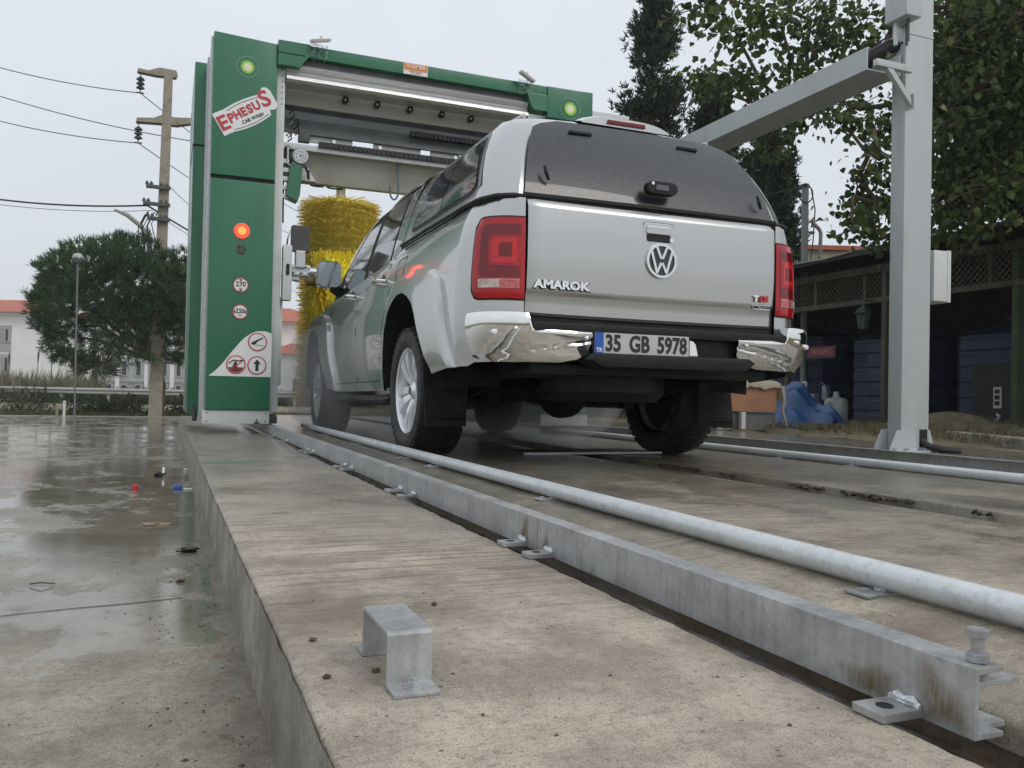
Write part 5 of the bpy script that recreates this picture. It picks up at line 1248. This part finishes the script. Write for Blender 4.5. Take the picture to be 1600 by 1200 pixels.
# roadside bushes
bushm=leafmat('bush_leaves',(.03,.045,.02),(.09,.11,.05),2.,.2)
drym=leafmat('dry_reed',(.10,.10,.05),(.22,.20,.12),2.,.2,c2=(.10,.13,.06))
bl_=['low dark bush at the roadside left of the pole','dark leafy bush directly left of the utility pole base','small dark bush right of the utility pole base','dry twiggy shrub at the far left roadside','low bush between the lamp post and the pole']
for k,(x,y,rx,rz) in enumerate(((-4.1,20.3,.75,.45),(-3.15,20.2,.7,.60),(-1.75,20.1,.55,.62),(-5.6,20.4,.9,.50),(-3.7,20.7,.6,.55))):
    p=thing('roadside_bush',bl_[k],'bush',(x,y,-.4),'bushes along the pavement edge')
    c=rg.normal(0,1,(520,3)); c/=np.linalg.norm(c,axis=1)[:,None]; c[:,2]=np.abs(c[:,2]); c=c*rg.uniform(.4,1.08,(520,1))*np.array([rx,.4,rz])+np.array([x,y,-.38])
    leaves('foliage',c,.085,bushm if k!=3 else drym,p,seed=k,droop=-.2)
    b=B()
    for j in range(9): a=rg.uniform(-1,1,2); b.tube([(x,y,-.4),(x+a[0]*rx*.6,y+a[1]*.2,-.3+rz*.7)],.010,4)
    b.build('stems',bark,p)
# low roadside grass
c=np.stack([rg.uniform(-12,3,5200),rg.uniform(19.0,22.4,5200),np.full(5200,-.42)],1)
g_=tufts('verge_grass',c,np.tile([0,0,1.],(5200,1)),5,.20,.012,leafmat('verge_grass',(.05,.06,.025),(.16,.16,.07),.8,.2),None,.35); tag(g_,'low green and straw coloured grass along the pavement edge','grass',kind='stuff')
# reeds behind rail
c=np.stack([rg.uniform(-22,-5.4,1500),rg.uniform(40,47,1500),np.full(1500,-.4)],1)
g_=tufts('reed_bed',c,np.tile([0,0,1.],(1500,1)),4,1.45,.05,drym,None,.22,seed=8); tag(g_,'bed of tall grey green reeds behind the guard rail','reeds',kind='stuff')
c=np.stack([rg.uniform(-22,7,2600),rg.uniform(38,46,2600),np.full(2600,-.4)],1)
g_=tufts('verge_shrubs',c,np.tile([0,0,1.],(2600,1)),8,.75,.10,bushm,None,.35,seed=9); tag(g_,'dark low scrub growing behind the guard rail','scrub',kind='stuff')
reedh=M('reed_head',(.12,.10,.07),.9)
PL=['%s plumed reed %s behind the guard rail'%(['leftmost','second from the left','third from the left','fourth from the left','fifth from the left','sixth from the left','seventh from the left','eighth from the left','sixth from the right','fifth from the right','fourth from the right','third from the right','second from the right','rightmost'][k],'standing in the reed bed') for k in range(14)]
for k in range(14):
    x=-19+13.5*k/13+rg.uniform(-.4,.4); y=41+rg.uniform(0,3); h=rg.uniform(1.5,2.3)
    t_=thing('bulrush',PL[k],'reed',(x,y,-.4),'tall plumed reeds behind the guard rail')
    B().tube([(x,y,-.4),(x+.05,y,h-.6)],.02,4).build('stalk',drym,t_); B().tube([(x+.05,y,h-.65),(x+.06,y,h-.3),(x+.08,y,h)],[.03,.055,.015],6).build('plume',reedh,t_)
# small palm
for (x,y,z,lab) in ((-5.9,47,1.6,'small fan palm behind the guard rail left of the utility pole'),(.3,44.,1.2,'small palm behind the guard rail close to the gantry')):
    p=thing('palm',lab,'palm',(x,y,-.4)); B().tube([(x,y,-.5),(x,y,z-.3)],.16,8).build('trunk',bark,p)
    cs=np.tile([x,y,z-.2],(26,1)); a=rg.uniform(0,6.28,26); el=rg.uniform(-.2,1.0,26); d=np.stack([np.cos(a)*np.cos(el),np.sin(a)*np.cos(el),np.sin(el)],1)
    tufts('fronds',cs+d*.55,d,14,.95,.09,bushm,p,.30,seed=4)
# ================================================================ RIGHT SIDE: SHED
wood=M('shed_wood',(.075,.07,.05),.85,ns=8,amt=.35,bump=.3,stretch=(1,1,.2),dirt=(.05,.08,.03),ds=5,da=.6)
darkm=M('shed_dark',(.022,.022,.024),.9,ns=3,amt=.4); roofm=M('shed_roof',(.035,.037,.042),.75,ns=5,amt=.3,bump=.4,bs=20)
sh=thing('open_shed','long dark lean-to shed with lattice panels under its roof','shed',(8.5,4,0))
b=B().add([(7.55,-3,2.62),(7.55,16,2.62),(12.5,16,3.35),(12.5,-3,3.35),(7.55,-3,2.69),(7.55,16,2.69),(12.5,16,3.42),(12.5,-3,3.42)],[(0,3,2,1),(4,5,6,7),(0,1,5,4),(1,2,6,5),(2,3,7,6),(3,0,4,7)]); b.build('roof',roofm,sh)
pts=[(7.53,y,2.69+.02*math.sin(y*1.7)+.012*math.sin(y*5)) for y in np.linspace(-3,16,60)]
B().tube(pts,.018,6).build('roof_edge',M('edge_grey',(.20,.20,.20),.6),sh)
box('back_wall',(12.2,-3,-.2),(12.4,16,3.3),darkm,sh); box('end_wall',(8.2,15.8,-.2),(12.3,16,3.2),darkm,sh); 
box('top_beam',(7.95,-3,2.40),(8.08,16,2.52),wood,sh); box('lower_beam',(7.95,-3,1.93),(8.07,16,2.01),wood,sh)
for y in (-1.,.9,3.02,5.2,7.4,9.6,11.8,14.): box('post',(7.96,y-.045,-.1),(8.08,y+.045,2.42),wood if y!=3.02 else M('post_green',(.04,.065,.025),.8,ns=4,amt=.3),sh,.01)
for i,y in enumerate(np.arange(-1,14,1.1)): box('lattice_stud',(7.97,y-.03,2.0),(8.05,y+.03,2.42),wood,sh)
def lat(sg_,n):
    b=B(); 
    for i in range(n):
        y=-1+i*.095; t=.006; 
        a=Vector((8.0+.012*sg_,y,2.01)); c_=Vector((8.0+.012*sg_,y+sg_*.40,2.40)); 
        b.add([(a.x,a.y-.012,a.z),(a.x,a.y+.012,a.z),(c_.x,c_.y+.012,c_.z),(c_.x,c_.y-.012,c_.z),(a.x+.008,a.y-.012,a.z),(a.x+.008,a.y+.012,a.z),(c_.x+.008,c_.y+.012,c_.z),(c_.x+.008,c_.y-.012,c_.z)],[(0,3,2,1),(4,5,6,7),(0,1,5,4),(2,3,7,6),(1,2,6,5),(3,0,4,7)])
    o=b.build('lattice_slats',wood,sh,fixn=False); o['kind']='stuff'
lat(1,150); lat(-1,150)
# tanks
tankm=M('tank_blue',(.009,.013,.05),.5,ns=2,amt=.2,dirt=(.015,.02,.04),ds=3,da=.6)
for k,(x,y,r,h) in enumerate(((9.35,6.05,.85,1.42),(9.4,4.0,.85,1.38),(9.6,8.6,.95,1.6))):
    t=thing('water_tank',['ribbed blue water tank inside the shed left of the grey post','ribbed blue water tank inside the shed right of the grey post','dark blue water tank deepest in the shed behind the tarpaulin'][k],'water tank',(x,y,0),'blue tanks in the shed')
    pr=[(r,0)]
    for j in range(6): z=h*(j+.1)/6; pr+=[(r,z),(r,z+h*.10),(r*.985,z+h*.115),(r*.985,z+h*.15)]
    pr+=[(r,h),(r*.9,h+.06),(.25,h+.22),(.22,h+.30),(.001,h+.30)]
    B().lathe(pr,(x,y,0),2,12).build('shell',tankm,t); B().lathe([(.2,0),(.24,.01),(.24,.05),(.001,.07)],(x,y,h+.30),2,16).build('lid',tankm,t)
ln=thing('lantern','green glazed lantern hanging on the shed post left of the grey post','lantern',(7.8,5.45,1.65))
B().lathe([(.07,0),(.10,.20),(.085,.21),(.10,.22),(.13,.24),(.03,.34),(.01,.38)],(7.8,5.45,1.52),2,6).build('glass_body',M('lantern_glass',(.06,.09,.085),.3,ns=9,amt=.2),ln); B().tube([(7.8,5.45,1.90),(7.8,5.45,1.96),(7.95,5.4,1.97)],.012,6).build('hook',greydk,ln); B().lathe([(.135,.235),(.14,.25),(.03,.35)],(7.8,5.45,1.525),2,6).build('cap',M('lantern_green',(.02,.06,.05),.5),ln)
sg_=thing('red_sign','small red and dark sign with pale lettering on the tank inside the shed','sign',(8.3,6.9,1.2))
box('board',(8.28,6.55,1.13),(8.30,7.25,1.34),M('sign_board',(.05,.045,.05),.6),sg_); box('red_field',(8.272,6.6,1.17),(8.281,7.2,1.31),M('sign_red',(.24,.03,.03),.5),sg_); text('lettering','DOLUM',M('sign_ink',(.30,.2,.2),.6),sg_,(8.268,6.9,1.24),.11,rx=90,rz=-90,sx=1.1,bold=.003)
sb=thing('wall_switch','pale electrical socket panel on the dark cabinet inside the shed','switch',(8.3,3.5,.5))
box('cabinet',(8.3,2.9,.15),(8.7,3.9,.95),darkm,sb); box('plate',(8.28,3.45,.33),(8.30,3.57,.62),MATS['render_grey'],sb)
for z in (.40,.48,.56): box('socket',(8.272,3.475,z-.028),(8.281,3.545,z+.028),seamm,sb)
B().tube([(8.27,3.5,.25),(8.26,3.46,.22),(8.27,3.5,.17)],.02,6).build('plug',MATS['render_grey'],sb)
# white pipe frames
for k,(x,y,w_,h) in enumerate(((7.3,6.3,.34,.68),(7.4,7.35,.5,.74))):
    t=B().tube([(x,y+w_/2,.0),(x,y+w_/2,h),(x,y-w_/2,h),(x,y-w_/2,h-.28)],.02,8).build('pipe_frame',whitep,None,smooth=True); tag(t,['small white pipe hoop right of the blue tarpaulin','white pipe hoop behind the blue tarpaulin'][k],'pipe')
# pump set
pu=thing('pump_set','grey wrapped pressure vessel with pump beside the white hoop','pump',(7.1,5.45,0))
B().lathe([(.001,0),(.15,.01),(.17,.05),(.17,.34),(.15,.39),(.05,.42),(.04,.50),(.001,.5)],(7.1,5.25,.03),2,18).build('vessel',M('vessel_grey',(.25,.27,.28),.4,.3,ns=14,amt=.35,bump=.6,bs=20),pu,smooth=True)
B().lathe([(.001,-.2),(.13,-.17),(.15,-.1),(.15,.12),(.11,.18),(.001,.2)],(7.1,5.72,.20),1,18).build('pump_body',whitep,pu,smooth=True)
B().tube([(7.05,5.3,.50),(7.0,5.35,.62),(7.05,5.5,.66),(7.1,5.6,.5),(7.1,5.7,.35)],.018,8).build('pump_hose',cable,pu,smooth=True)
B().box((7.0,5.35,.40),(7.08,5.45,.62)).build('valve_block',M('valve_grey',(.2,.22,.25),.4,.4,ns=40,amt=.5),pu,bevel=.02); B().box((6.98,5.6,.36),(7.1,5.68,.50)).build('valve_block',M('valve_grey',(.2,.22,.25)),pu,bevel=.02)
ho=B().tube([(6.95,5.12,.05),(6.8,4.9,.06),(6.7,4.7,.05),(6.62,4.62,.0)],.03,8).build('white_hose',whitep,None,smooth=True); tag(ho,'short white hose lying on the soil before the grey vessel','hose')
# tarp
rows=[]; rnd=random.Random(9)
for i in range(26):
    row=[]
    for j in range(20):
        u=i/25*2-1; v_=j/19*2-1; r=math.hypot(u,v_); h=.62*max(0,1-r**1.6*.9)*(1-.35*u)+.06*math.sin(u*9+v_*4)+.045*math.sin(v_*11-u*5)+rnd.uniform(-.02,.02)
        row.append((6.35+v_*.55+.1*u,5.35-u*.80,max(.0,h)+.005))
    rows.append(row)
tg_=grid('tarpaulin',rows,M('tarp_blue',(.02,.07,.19),.35,ns=5,amt=.25,bump=.5,bs=9),None,ang=28); tag(tg_,'crumpled blue tarpaulin heaped over equipment on the soil','tarpaulin')
# box on stand with a cloth
bt=thing('covered_bench','copper coloured crate on pale legs with a cream cloth draped over its top','crate',(4.6,4,0))
box('crate_body',(4.0,3.95,.235),(4.93,4.3,.575),M('copper_board',(.40,.20,.11),.5,ns=4,amt=.12),bt,.008); box('under_panel',(4.0,4.0,.0),(4.95,4.28,.22),M('board_grey',(.16,.15,.14),.7),bt)
for x in (4.35,4.40): pass
box('leg',(4.36,3.9,.02),(4.42,3.95,.23),whitep,bt); box('leg',(4.02,3.9,.02),(4.08,3.95,.23),whitep,bt)
rows=[]
for i in range(24):
    x=3.95+1.04*i/23; rows.append([(x+ (.05 if j<2 and i>18 else 0),y,z+.014*math.sin(x*17)+.010*math.sin(x*41+j)-(.22*max(0,(i-21)/2) if True else 0)) for j,(y,z) in enumerate(((3.90,.53),(3.90,.57),(3.95,.60),(4.1,.615),(4.3,.61),(4.34,.5)))])
clo=grid('cloth',rows,M('cloth_cream',(.42,.38,.28),.8,ns=7,amt=.15),bt,ang=60)
B().tube([(4.97,3.9,.56),(4.99,3.88,.4),(4.97,3.88,.25),(5.02,3.86,.05)],[.03,.02,.015,.01],6).build('cloth_strip',MATS['cloth_cream'],bt,smooth=True)
# kerb stones by the post
for k,(a,c_) in enumerate((((5.55,1.98),(4.98,.94)),((4.96,.90),(4.45,-.04)))):
    p,q=Vector((*a,0)),Vector((*c_,0)); d=(q-p).normalized(); n_=Vector((-d.y,d.x,0)); b=B(); v=[]
    for z in (-.1,.085):
        for r_ in (p,q,q+n_*.14,p+n_*.14): v.append((r_.x,r_.y,z))
    b.add(v,[(0,3,2,1),(4,5,6,7),(0,1,5,4),(1,2,6,5),(2,3,7,6),(3,0,4,7)]); o=b.build('kerb_stone',conc_kerb,None,bevel=.012); tag(o,['pale kerb stone on the soil right of the post, farther of two','pale kerb stone on the soil right of the post, nearer of two'][k],'kerb stone')
# soil grass
c=np.stack([rg.uniform(4.6,8.6,2600),rg.uniform(-1,9,2600),np.full(2600,.03)],1)
c[:,2]+=.18*np.exp(-((c[:,0]-7.6)/.4)**2-((c[:,1]-3.6)/.9)**2)
g_=tufts('soil_grass',c,np.tile([0,0,1.],(2600,1)),6,.10,.006,leafmat('soil_grass',(.06,.06,.025),(.20,.17,.09),1.2,.15),None,.7,seed=3); tag(g_,'dry grass and weeds scattered on the soil before the shed','grass',kind='stuff')
# far wall building
fw=thing('flat_building','low pale building with a red tiled parapet beyond the shed','building',(14,13,2)); 
v=[]
b=B(); a,c_=Vector((11.8,14.5,0)),Vector((18,12.1,0)); n_=Vector((.36,.93,0))
for z in (-.2,4.52):
    for r_ in (a,c_,c_+n_*5,a+n_*5): v.append((r_.x,r_.y,z))
b.add(v,[(0,3,2,1),(4,5,6,7),(0,1,5,4),(1,2,6,5),(2,3,7,6),(3,0,4,7)]); b.build('wall',M('render_cream',(.40,.36,.29),.85,ns=1.5,amt=.1,dirt=(.25,.22,.17),ds=2,da=.4),fw)
v=[]
for z in (4.523,4.64):
    for r_ in (a-n_*.12,c_-n_*.12,c_+n_*5,a+n_*5): v.append((r_.x,r_.y,z))
B().add(v,[(0,3,2,1),(4,5,6,7),(0,1,5,4),(1,2,6,5),(2,3,7,6),(3,0,4,7)]).build('parapet',rooft,fw)
# metal pole with coil
mp_=thing('metal_pole','slim grey metal pole with a coil of cable at its top above the shed roof','pole',(8.85,8.02,2.8))
B().tube([(8.9,8.02,.0),(8.87,8.02,4.42)],.065,10).build('pole',M('pole_grey',(.20,.21,.21),.5,.3),mp_)
B().tube([(8.87+.17*math.cos(a)*1.0-.05,7.95,4.28+.17*math.sin(a)) for a in np.linspace(0,12.5,40)],.012,5).build('cable_coil',cable,mp_)
B().lathe([(.001,.08),(.07,.06),(.09,0),(.001,0)],(8.87,8.02,4.42),2,10).build('pole_cap',greydk,mp_)
B().tube([(8.98,7.98,4.40),(9.06,7.96,4.0),(9.02,7.96,3.4),(8.97,7.97,3.0)],.012,5).build('drop_cable',cable,mp_)
wr=B().tube([(8.85,8.0,4.44),(7.9,9.2,4.22),(6.4,11.,4.15)],.014,5).build('overhead_wire',cable,None); tag(wr,'overhead wire sagging from the coil pole towards the pickup canopy','wire')
bp_=B().tube([(9.12,7.9,2.75),(9.15,7.9,3.55),(9.13,7.92,3.63),(8.97,7.98,3.80)],.035,8).build('bent_pipe',M('pipe_worn',(.26,.22,.19),.6,ns=8,amt=.4),None,smooth=True); tag(bp_,'bent worn metal pipe on the shed roof right of the coil pole','pipe')
# ================================================================ TREES RIGHT
cypm=leafmat('cypress_foliage',(.013,.024,.014),(.045,.068,.034),1.2,.1,.6)
def cypress(x,y,z0,z1,r,lab,seed,flat=.45):
    t=thing('cypress',lab,'tree',(x,y,0),'dark conifers behind the car wash'); rg=np.random.default_rng(seed)
    cs=[];ds_=[]
    nb=int(120*(z1-z0)/6)
    for _ in range(nb):
        h=rg.random()**.85; z=z0+(z1-z0)*h; rr_=r*(1-h)**.62*(.75+.5*rg.random())+.08; a=rg.uniform(0,6.28)
        # branch sweeping outward and up
        nb_=26
        for q in np.linspace(.15,1,nb_):
            p=np.array([x+math.cos(a)*rr_*q,y+math.sin(a)*rr_*q,z+.35*rr_*q**1.5+.05*rg.normal()]); p+=rg.normal(0,.07+.05*q,3); cs.append(p); ds_.append([math.cos(a)*.6,math.sin(a)*.6,.9])
    tufts('crown',cs,ds_,9,.17,.028,cypm,t,.6,seed)
    B().tube([(x,y,0),(x,y,(z0+z1)/2),(x,y,z1-.5)],[.16,.09,.02],8).build('trunk',bark,t)
cypress(8.2,12.5,2.2,10.1,1.15,'tall pointed cypress above the pickup canopy, leftmost conifer',1)
cypress(9.6,12.2,2.0,7.9,1.0,'broad dark cypress behind the cable tray, second conifer from the left',2)
cypress(10.6,11.4,1.8,6.9,.95,'cypress under the cable tray just right of the canopy roof',3)
cypress(11.15,11.45,1.6,6.1,.40,'small cypress tip beside the coil pole',4)
leafm=leafmat('mulberry_leaves',(.025,.042,.014),(.095,.14,.038),1.1,.28,.42,c2=(.17,.16,.035))
mt=thing('broadleaf_tree','large broadleaf tree with drooping green and yellowing leaves over the shed','tree',(12.9,6.2,0))
CL=[(2.89,2.87,4.51),(3.94,3.95,5.0),(3.86,3.34,4.59),(3.74,2.74,4.44),(4.94,3.76,5.23),(4.88,3.13,5.03),(4.73,2.56,4.58),(5.24,3.86,4.91),(5.11,3.26,4.74),(4.98,2.67,4.31),(3.48,2.63,4.55),(3.7,4.06,4.33),(3.6,3.46,3.95),(3.44,2.88,3.91),(4.59,3.91,4.34),(4.39,3.35,3.85),(4.15,2.8,4.04),(5.07,3.94,3.89),(4.42,3.56,3.44),(4.56,2.85,3.83),(4.33,2.31,3.41),(5.6,3.29,3.97),(5.36,2.75,3.51),(4.9,2.29,3.01),(5.78,3.46,2.68),(5.53,2.91,2.71),(4.78,2.57,2.35),(6.13,3.53,2.45),(5.5,3.13,3.02),(5.27,2.55,4.79)]
CR=[(5.79,2.23,4.83),(7.71,3.33,5.63),(7.32,2.68,5.26),(6.9,2.05,4.9),(7.55,3.67,5.33),(7.19,3.01,4.99),(6.8,2.36,4.65),(8.83,3.41,5.56),(7.19,3.28,4.87),(6.82,2.63,4.54),(6.4,1.99,4.22),(8.28,3.11,4.91),(6.69,2.95,4.27),(6.31,2.3,3.97),(8.29,3.38,4.78),(7.88,2.74,4.47),(6.33,2.57,3.86),(8.12,3.72,4.45),(7.75,3.06,4.17),(7.33,2.43,3.89),(5.82,2.24,3.46),(7.75,3.34,4.02),(7.36,2.69,3.76),(6.93,2.06,3.5),(7.59,3.68,3.69),(7.23,3.02,3.45),(6.83,2.37,3.22),(8.87,3.42,3.88),(7.23,3.29,3.29),(6.85,2.64,3.08),(6.44,2.0,2.86),(8.32,3.12,3.3),(6.72,2.96,2.76),(6.34,2.31,2.57),(8.32,3.39,3.13),(7.92,2.75,2.93)]
extra=[tuple(np.array(c)+rg.normal(0,.32,3)+np.array([.9,.45,.35])) for c in CR*2]
for _ in range(60):
    x_=float(rg.uniform(6.5,11)); extra.append((x_,float(rg.uniform(.2,(x_+2.2)/1.134-5.1)),float(rg.uniform(3.8,7.2))))
fork=Vector((8.7,4.3,3.8)); nodes=[(fork,.11,None)]
allc=sorted([(Vector(c),('L' if i<len(CL) else 'R')) for i,c in enumerate(CL+CR+extra)],key=lambda q:(q[0]-fork).length)
b=B().tube([(12.9,6.2,-.1),(12.7,6.1,2.4),(11.6,5.6,3.6),(10,4.9,4.0),(8.7,4.3,3.8)],[.24,.20,.17,.14,.11],10)
pts=[fork]; cen=[];kinds=[]
for c,kd in allc:
    par=min(pts,key=lambda p:(p-c).length*1.0+.25*(p-fork).length)
    m_=(par+c)/2+Vector(rg.normal(0,.10,3)); d=(c-fork).length; r0=max(.012,.07-.011*(par-fork).length); r1=max(.008,.07-.011*d)
    b.tube([par,m_,c],[r0,(r0+r1)/2,r1*.8],6); pts.append(c)
    L_=kd=='L'; n_=75 if L_ else 150; sp_=.17 if L_ else .33
    q=rg.normal(0,1,(n_,3))*np.array([sp_,sp_,sp_*.62])+np.array(c); 
    # drooping strings of leaves along the twig
    tq=rg.uniform(.3,1,(n_//3,1)); q2=np.array(par)*(1-tq)+np.array(c)*tq+rg.normal(0,.08,(n_//3,3))
    cen.append(q); cen.append(q2)
    for _ in range(3):
        e_=Vector(q[rg.integers(0,n_)]); b.tube([c,(c+e_)/2+Vector((0,0,.03)),e_],.006,4)
b.build('trunk',bark,mt,smooth=False)
leaves('crown',np.concatenate(cen),.095,leafm,mt,seed=2,droop=.55,aspect=.8)
ym=leafmat('autumn_leaves',(.10,.10,.03),(.30,.22,.05),1.5,.3,.5)
t=thing('small_tree','small yellowing tree top showing above the pale flat building','tree',(13.5,17,0)); q=rg.normal(0,1,(900,3))*np.array([.75,.6,.35])+np.array([14.6,18.2,5.35]); leaves('crown',q,.13,ym,t,seed=5); B().tube([(14.6,18.2,0),(14.6,18.2,5.2)],[.12,.05],8).build('trunk',bark,t)
# ================================================================ LITTER AND DIRT
def crumple(name,x,y,z,s,mat,lab,cat,seed,flat=.4):
    rnd=random.Random(seed); bm=bmesh.new(); bmesh.ops.create_icosphere(bm,subdivisions=2,radius=1)
    for v in bm.verts: v.co=Vector((v.co.x*s[0],v.co.y*s[1],v.co.z*s[2]))*rnd.uniform(.55,1.25)+Vector((x,y,z))
    me=bpy.data.meshes.new(name); bm.to_mesh(me); bm.free(); me.materials.append(mat); o=bpy.data.objects.new(name,me); C.objects.link(o); return tag(o,lab,cat)
g=lambda y: float(gz(y))
litr=M('litter_red',(.5,.03,.03),.35); litb=M('litter_blue',(.03,.10,.40),.35); litk=M('litter_black',(.015,.015,.015),.3)
c_=B().lathe([(.016,0),(.016,.022),(.013,.026),(.0001,.026)],(-2.335,-.10,g(-.1)),2,16).build('bottle_cap',litr,None,smooth=True); tag(c_,'small red bottle cap standing on the wet pavement','bottle cap')
c_=B().box((-2.155,-.13,g(-.1)+.001),(-2.115,-.085,g(-.1)+.02)).build('blue_carton',litb,None,bevel=.003); tag(c_,'tiny blue carton on the wet pavement next to the kerb','carton')
c_=B().box((-2.11,-.16,g(-.1)+.001),(-2.07,-.13,g(-.1)+.006)).build('paper_scrap',decalw,None); tag(c_,'white paper scrap beside the blue carton','paper')
crumple('plastic_bag',-2.225,.55,g(.55)+.012,(.03,.03,.022),litk,'crumpled black plastic bag on the wet pavement behind the red cap','bag',3)
c_=B().add([(-2.215,.54,g(.5)),(-2.20,.54,g(.5)),(-2.20,.55,g(.5)+.055),(-2.212,.55,g(.5)+.055),(-2.215,.545,g(.5)),(-2.20,.545,g(.5)),(-2.20,.556,g(.5)+.055),(-2.212,.556,g(.5)+.055)],[(0,1,2,3),(7,6,5,4),(0,4,5,1),(1,5,6,2),(2,6,7,3),(3,7,4,0)]).build('paper_sliver',decalw,None); tag(c_,'upright white sliver standing against the black plastic bag','paper')
crumple('black_scrap',-2.125,-1.80,g(-1.8)+.008,(.036,.018,.010),litk,'flat black rubber scrap on the pavement beside the kerb','scrap',8)
crumple('dry_leaf',-2.15,-2.22,g(-2.2)+.004,(.014,.012,.005),bark,'small brown leaf below the black scrap near the kerb','leaf',9)
crumple('sawdust_heap',-2.23,-1.22,g(-1.2)+.003,(.055,.028,.006),M('sawdust',(.26,.20,.14),.9,ns=60,amt=.4),'little heap of pale brown sawdust on the wet pavement','debris',5)
crumple('green_scrap',-2.08,.95,g(.9)+.006,(.012,.012,.007),decalw,'small white scrap at the foot of the kerb far along','scrap',6)
c_=B().tube([(-2.52,-2.16,g(-2.2)+.006),(-2.49,-2.18,g(-2.2)+.012),(-2.46,-2.17,g(-2.2)+.005)],.0018,4).build('twig',bark,None); tag(c_,'thin dark twig lying on the pavement at the left','twig')
# pebbles / grit
b=B(); rnd=random.Random(21)
for i in range(900):
    if i<520: 
        y=rnd.uniform(-4.1,-.6); x=-2.06-abs(rnd.gauss(0,.10)); z=g(y)
    elif i<760: y=rnd.uniform(-4.3,1); x=rnd.uniform(-3.6,-2.1); z=g(y)
    else: y=rnd.uniform(-4.2,2.5); x=rnd.uniform(-2.0,-1.43); z=zp(x)
    r=rnd.uniform(.0008,.0032)*(1 if rnd.random()<.93 else 1.8); a=rnd.uniform(.6,1.5)
    v=[(x+r*a,y,z),(x,y+r,z),(x-r*a,y,z),(x,y-r,z),(x+r*.2,y,z+r*.8)]
    b.add(v,[(0,1,4),(1,2,4),(2,3,4),(3,0,4)])
tag(b.build('grit',M('grit',(.09,.065,.04),.8,ns=90,amt=.6),None),'fine brown grit and crumbs along the kerb and ledge','grit',kind='stuff')
for k,(x,y) in enumerate(((-1.935,-3.615),(-1.99,-3.45),(-1.76,-3.3),(-2.0,-3.62))):
    crumple('dirt_clod',x,y,.003,(.006,.005,.003),bark,['dark dirt clod between the feet of the U shaped bracket','dirt clod on the ledge behind the bracket near its edge','dirt clod on the ledge right of the bracket','dirt clod at the ledge edge left of the bracket'][k],'dirt',k+40)
# ================================================================ SPRAY AND HAZE
b=B().lathe([(.001,-1),(.5,-.8),(.85,-.45),(1,0),(.85,.45),(.5,.8),(.001,1)],(0,0,0),2,20); ms=b.build('water_mist',whitep,None,smooth=True)
for v in ms.data.vertices: v.co=Vector((v.co.x*1.6+.2,v.co.y*2.5+2.9,v.co.z*.85+.50))
m=bpy.data.materials.new('mist'); m.use_nodes=True; n_=m.node_tree; n_.nodes.clear(); o_=n_.nodes.new('ShaderNodeOutputMaterial'); pv=n_.nodes.new('ShaderNodeVolumePrincipled'); pv.inputs['Density'].default_value=.46; pv.inputs['Color'].default_value=(.97,.98,.98,1); n_.links.new(pv.outputs[0],o_.inputs['Volume'])
ms.data.materials.clear(); ms.data.materials.append(m); tag(ms,'pale water mist drifting around the front wheels under the gantry','mist',kind='stuff')
hz=B().box((-219,-59,-1.9),(219,219,14)).build('haze',whitep,None)
m=bpy.data.materials.new('haze'); m.use_nodes=True; n_=m.node_tree; n_.nodes.clear(); o_=n_.nodes.new('ShaderNodeOutputMaterial'); pv=n_.nodes.new('ShaderNodeVolumePrincipled'); pv.inputs['Density'].default_value=.0011; pv.inputs['Color'].default_value=(.97,.98,.99,1); n_.links.new(pv.outputs[0],o_.inputs['Volume'])
hz.data.materials.clear(); hz.data.materials.append(m); hz['kind']='stuff'
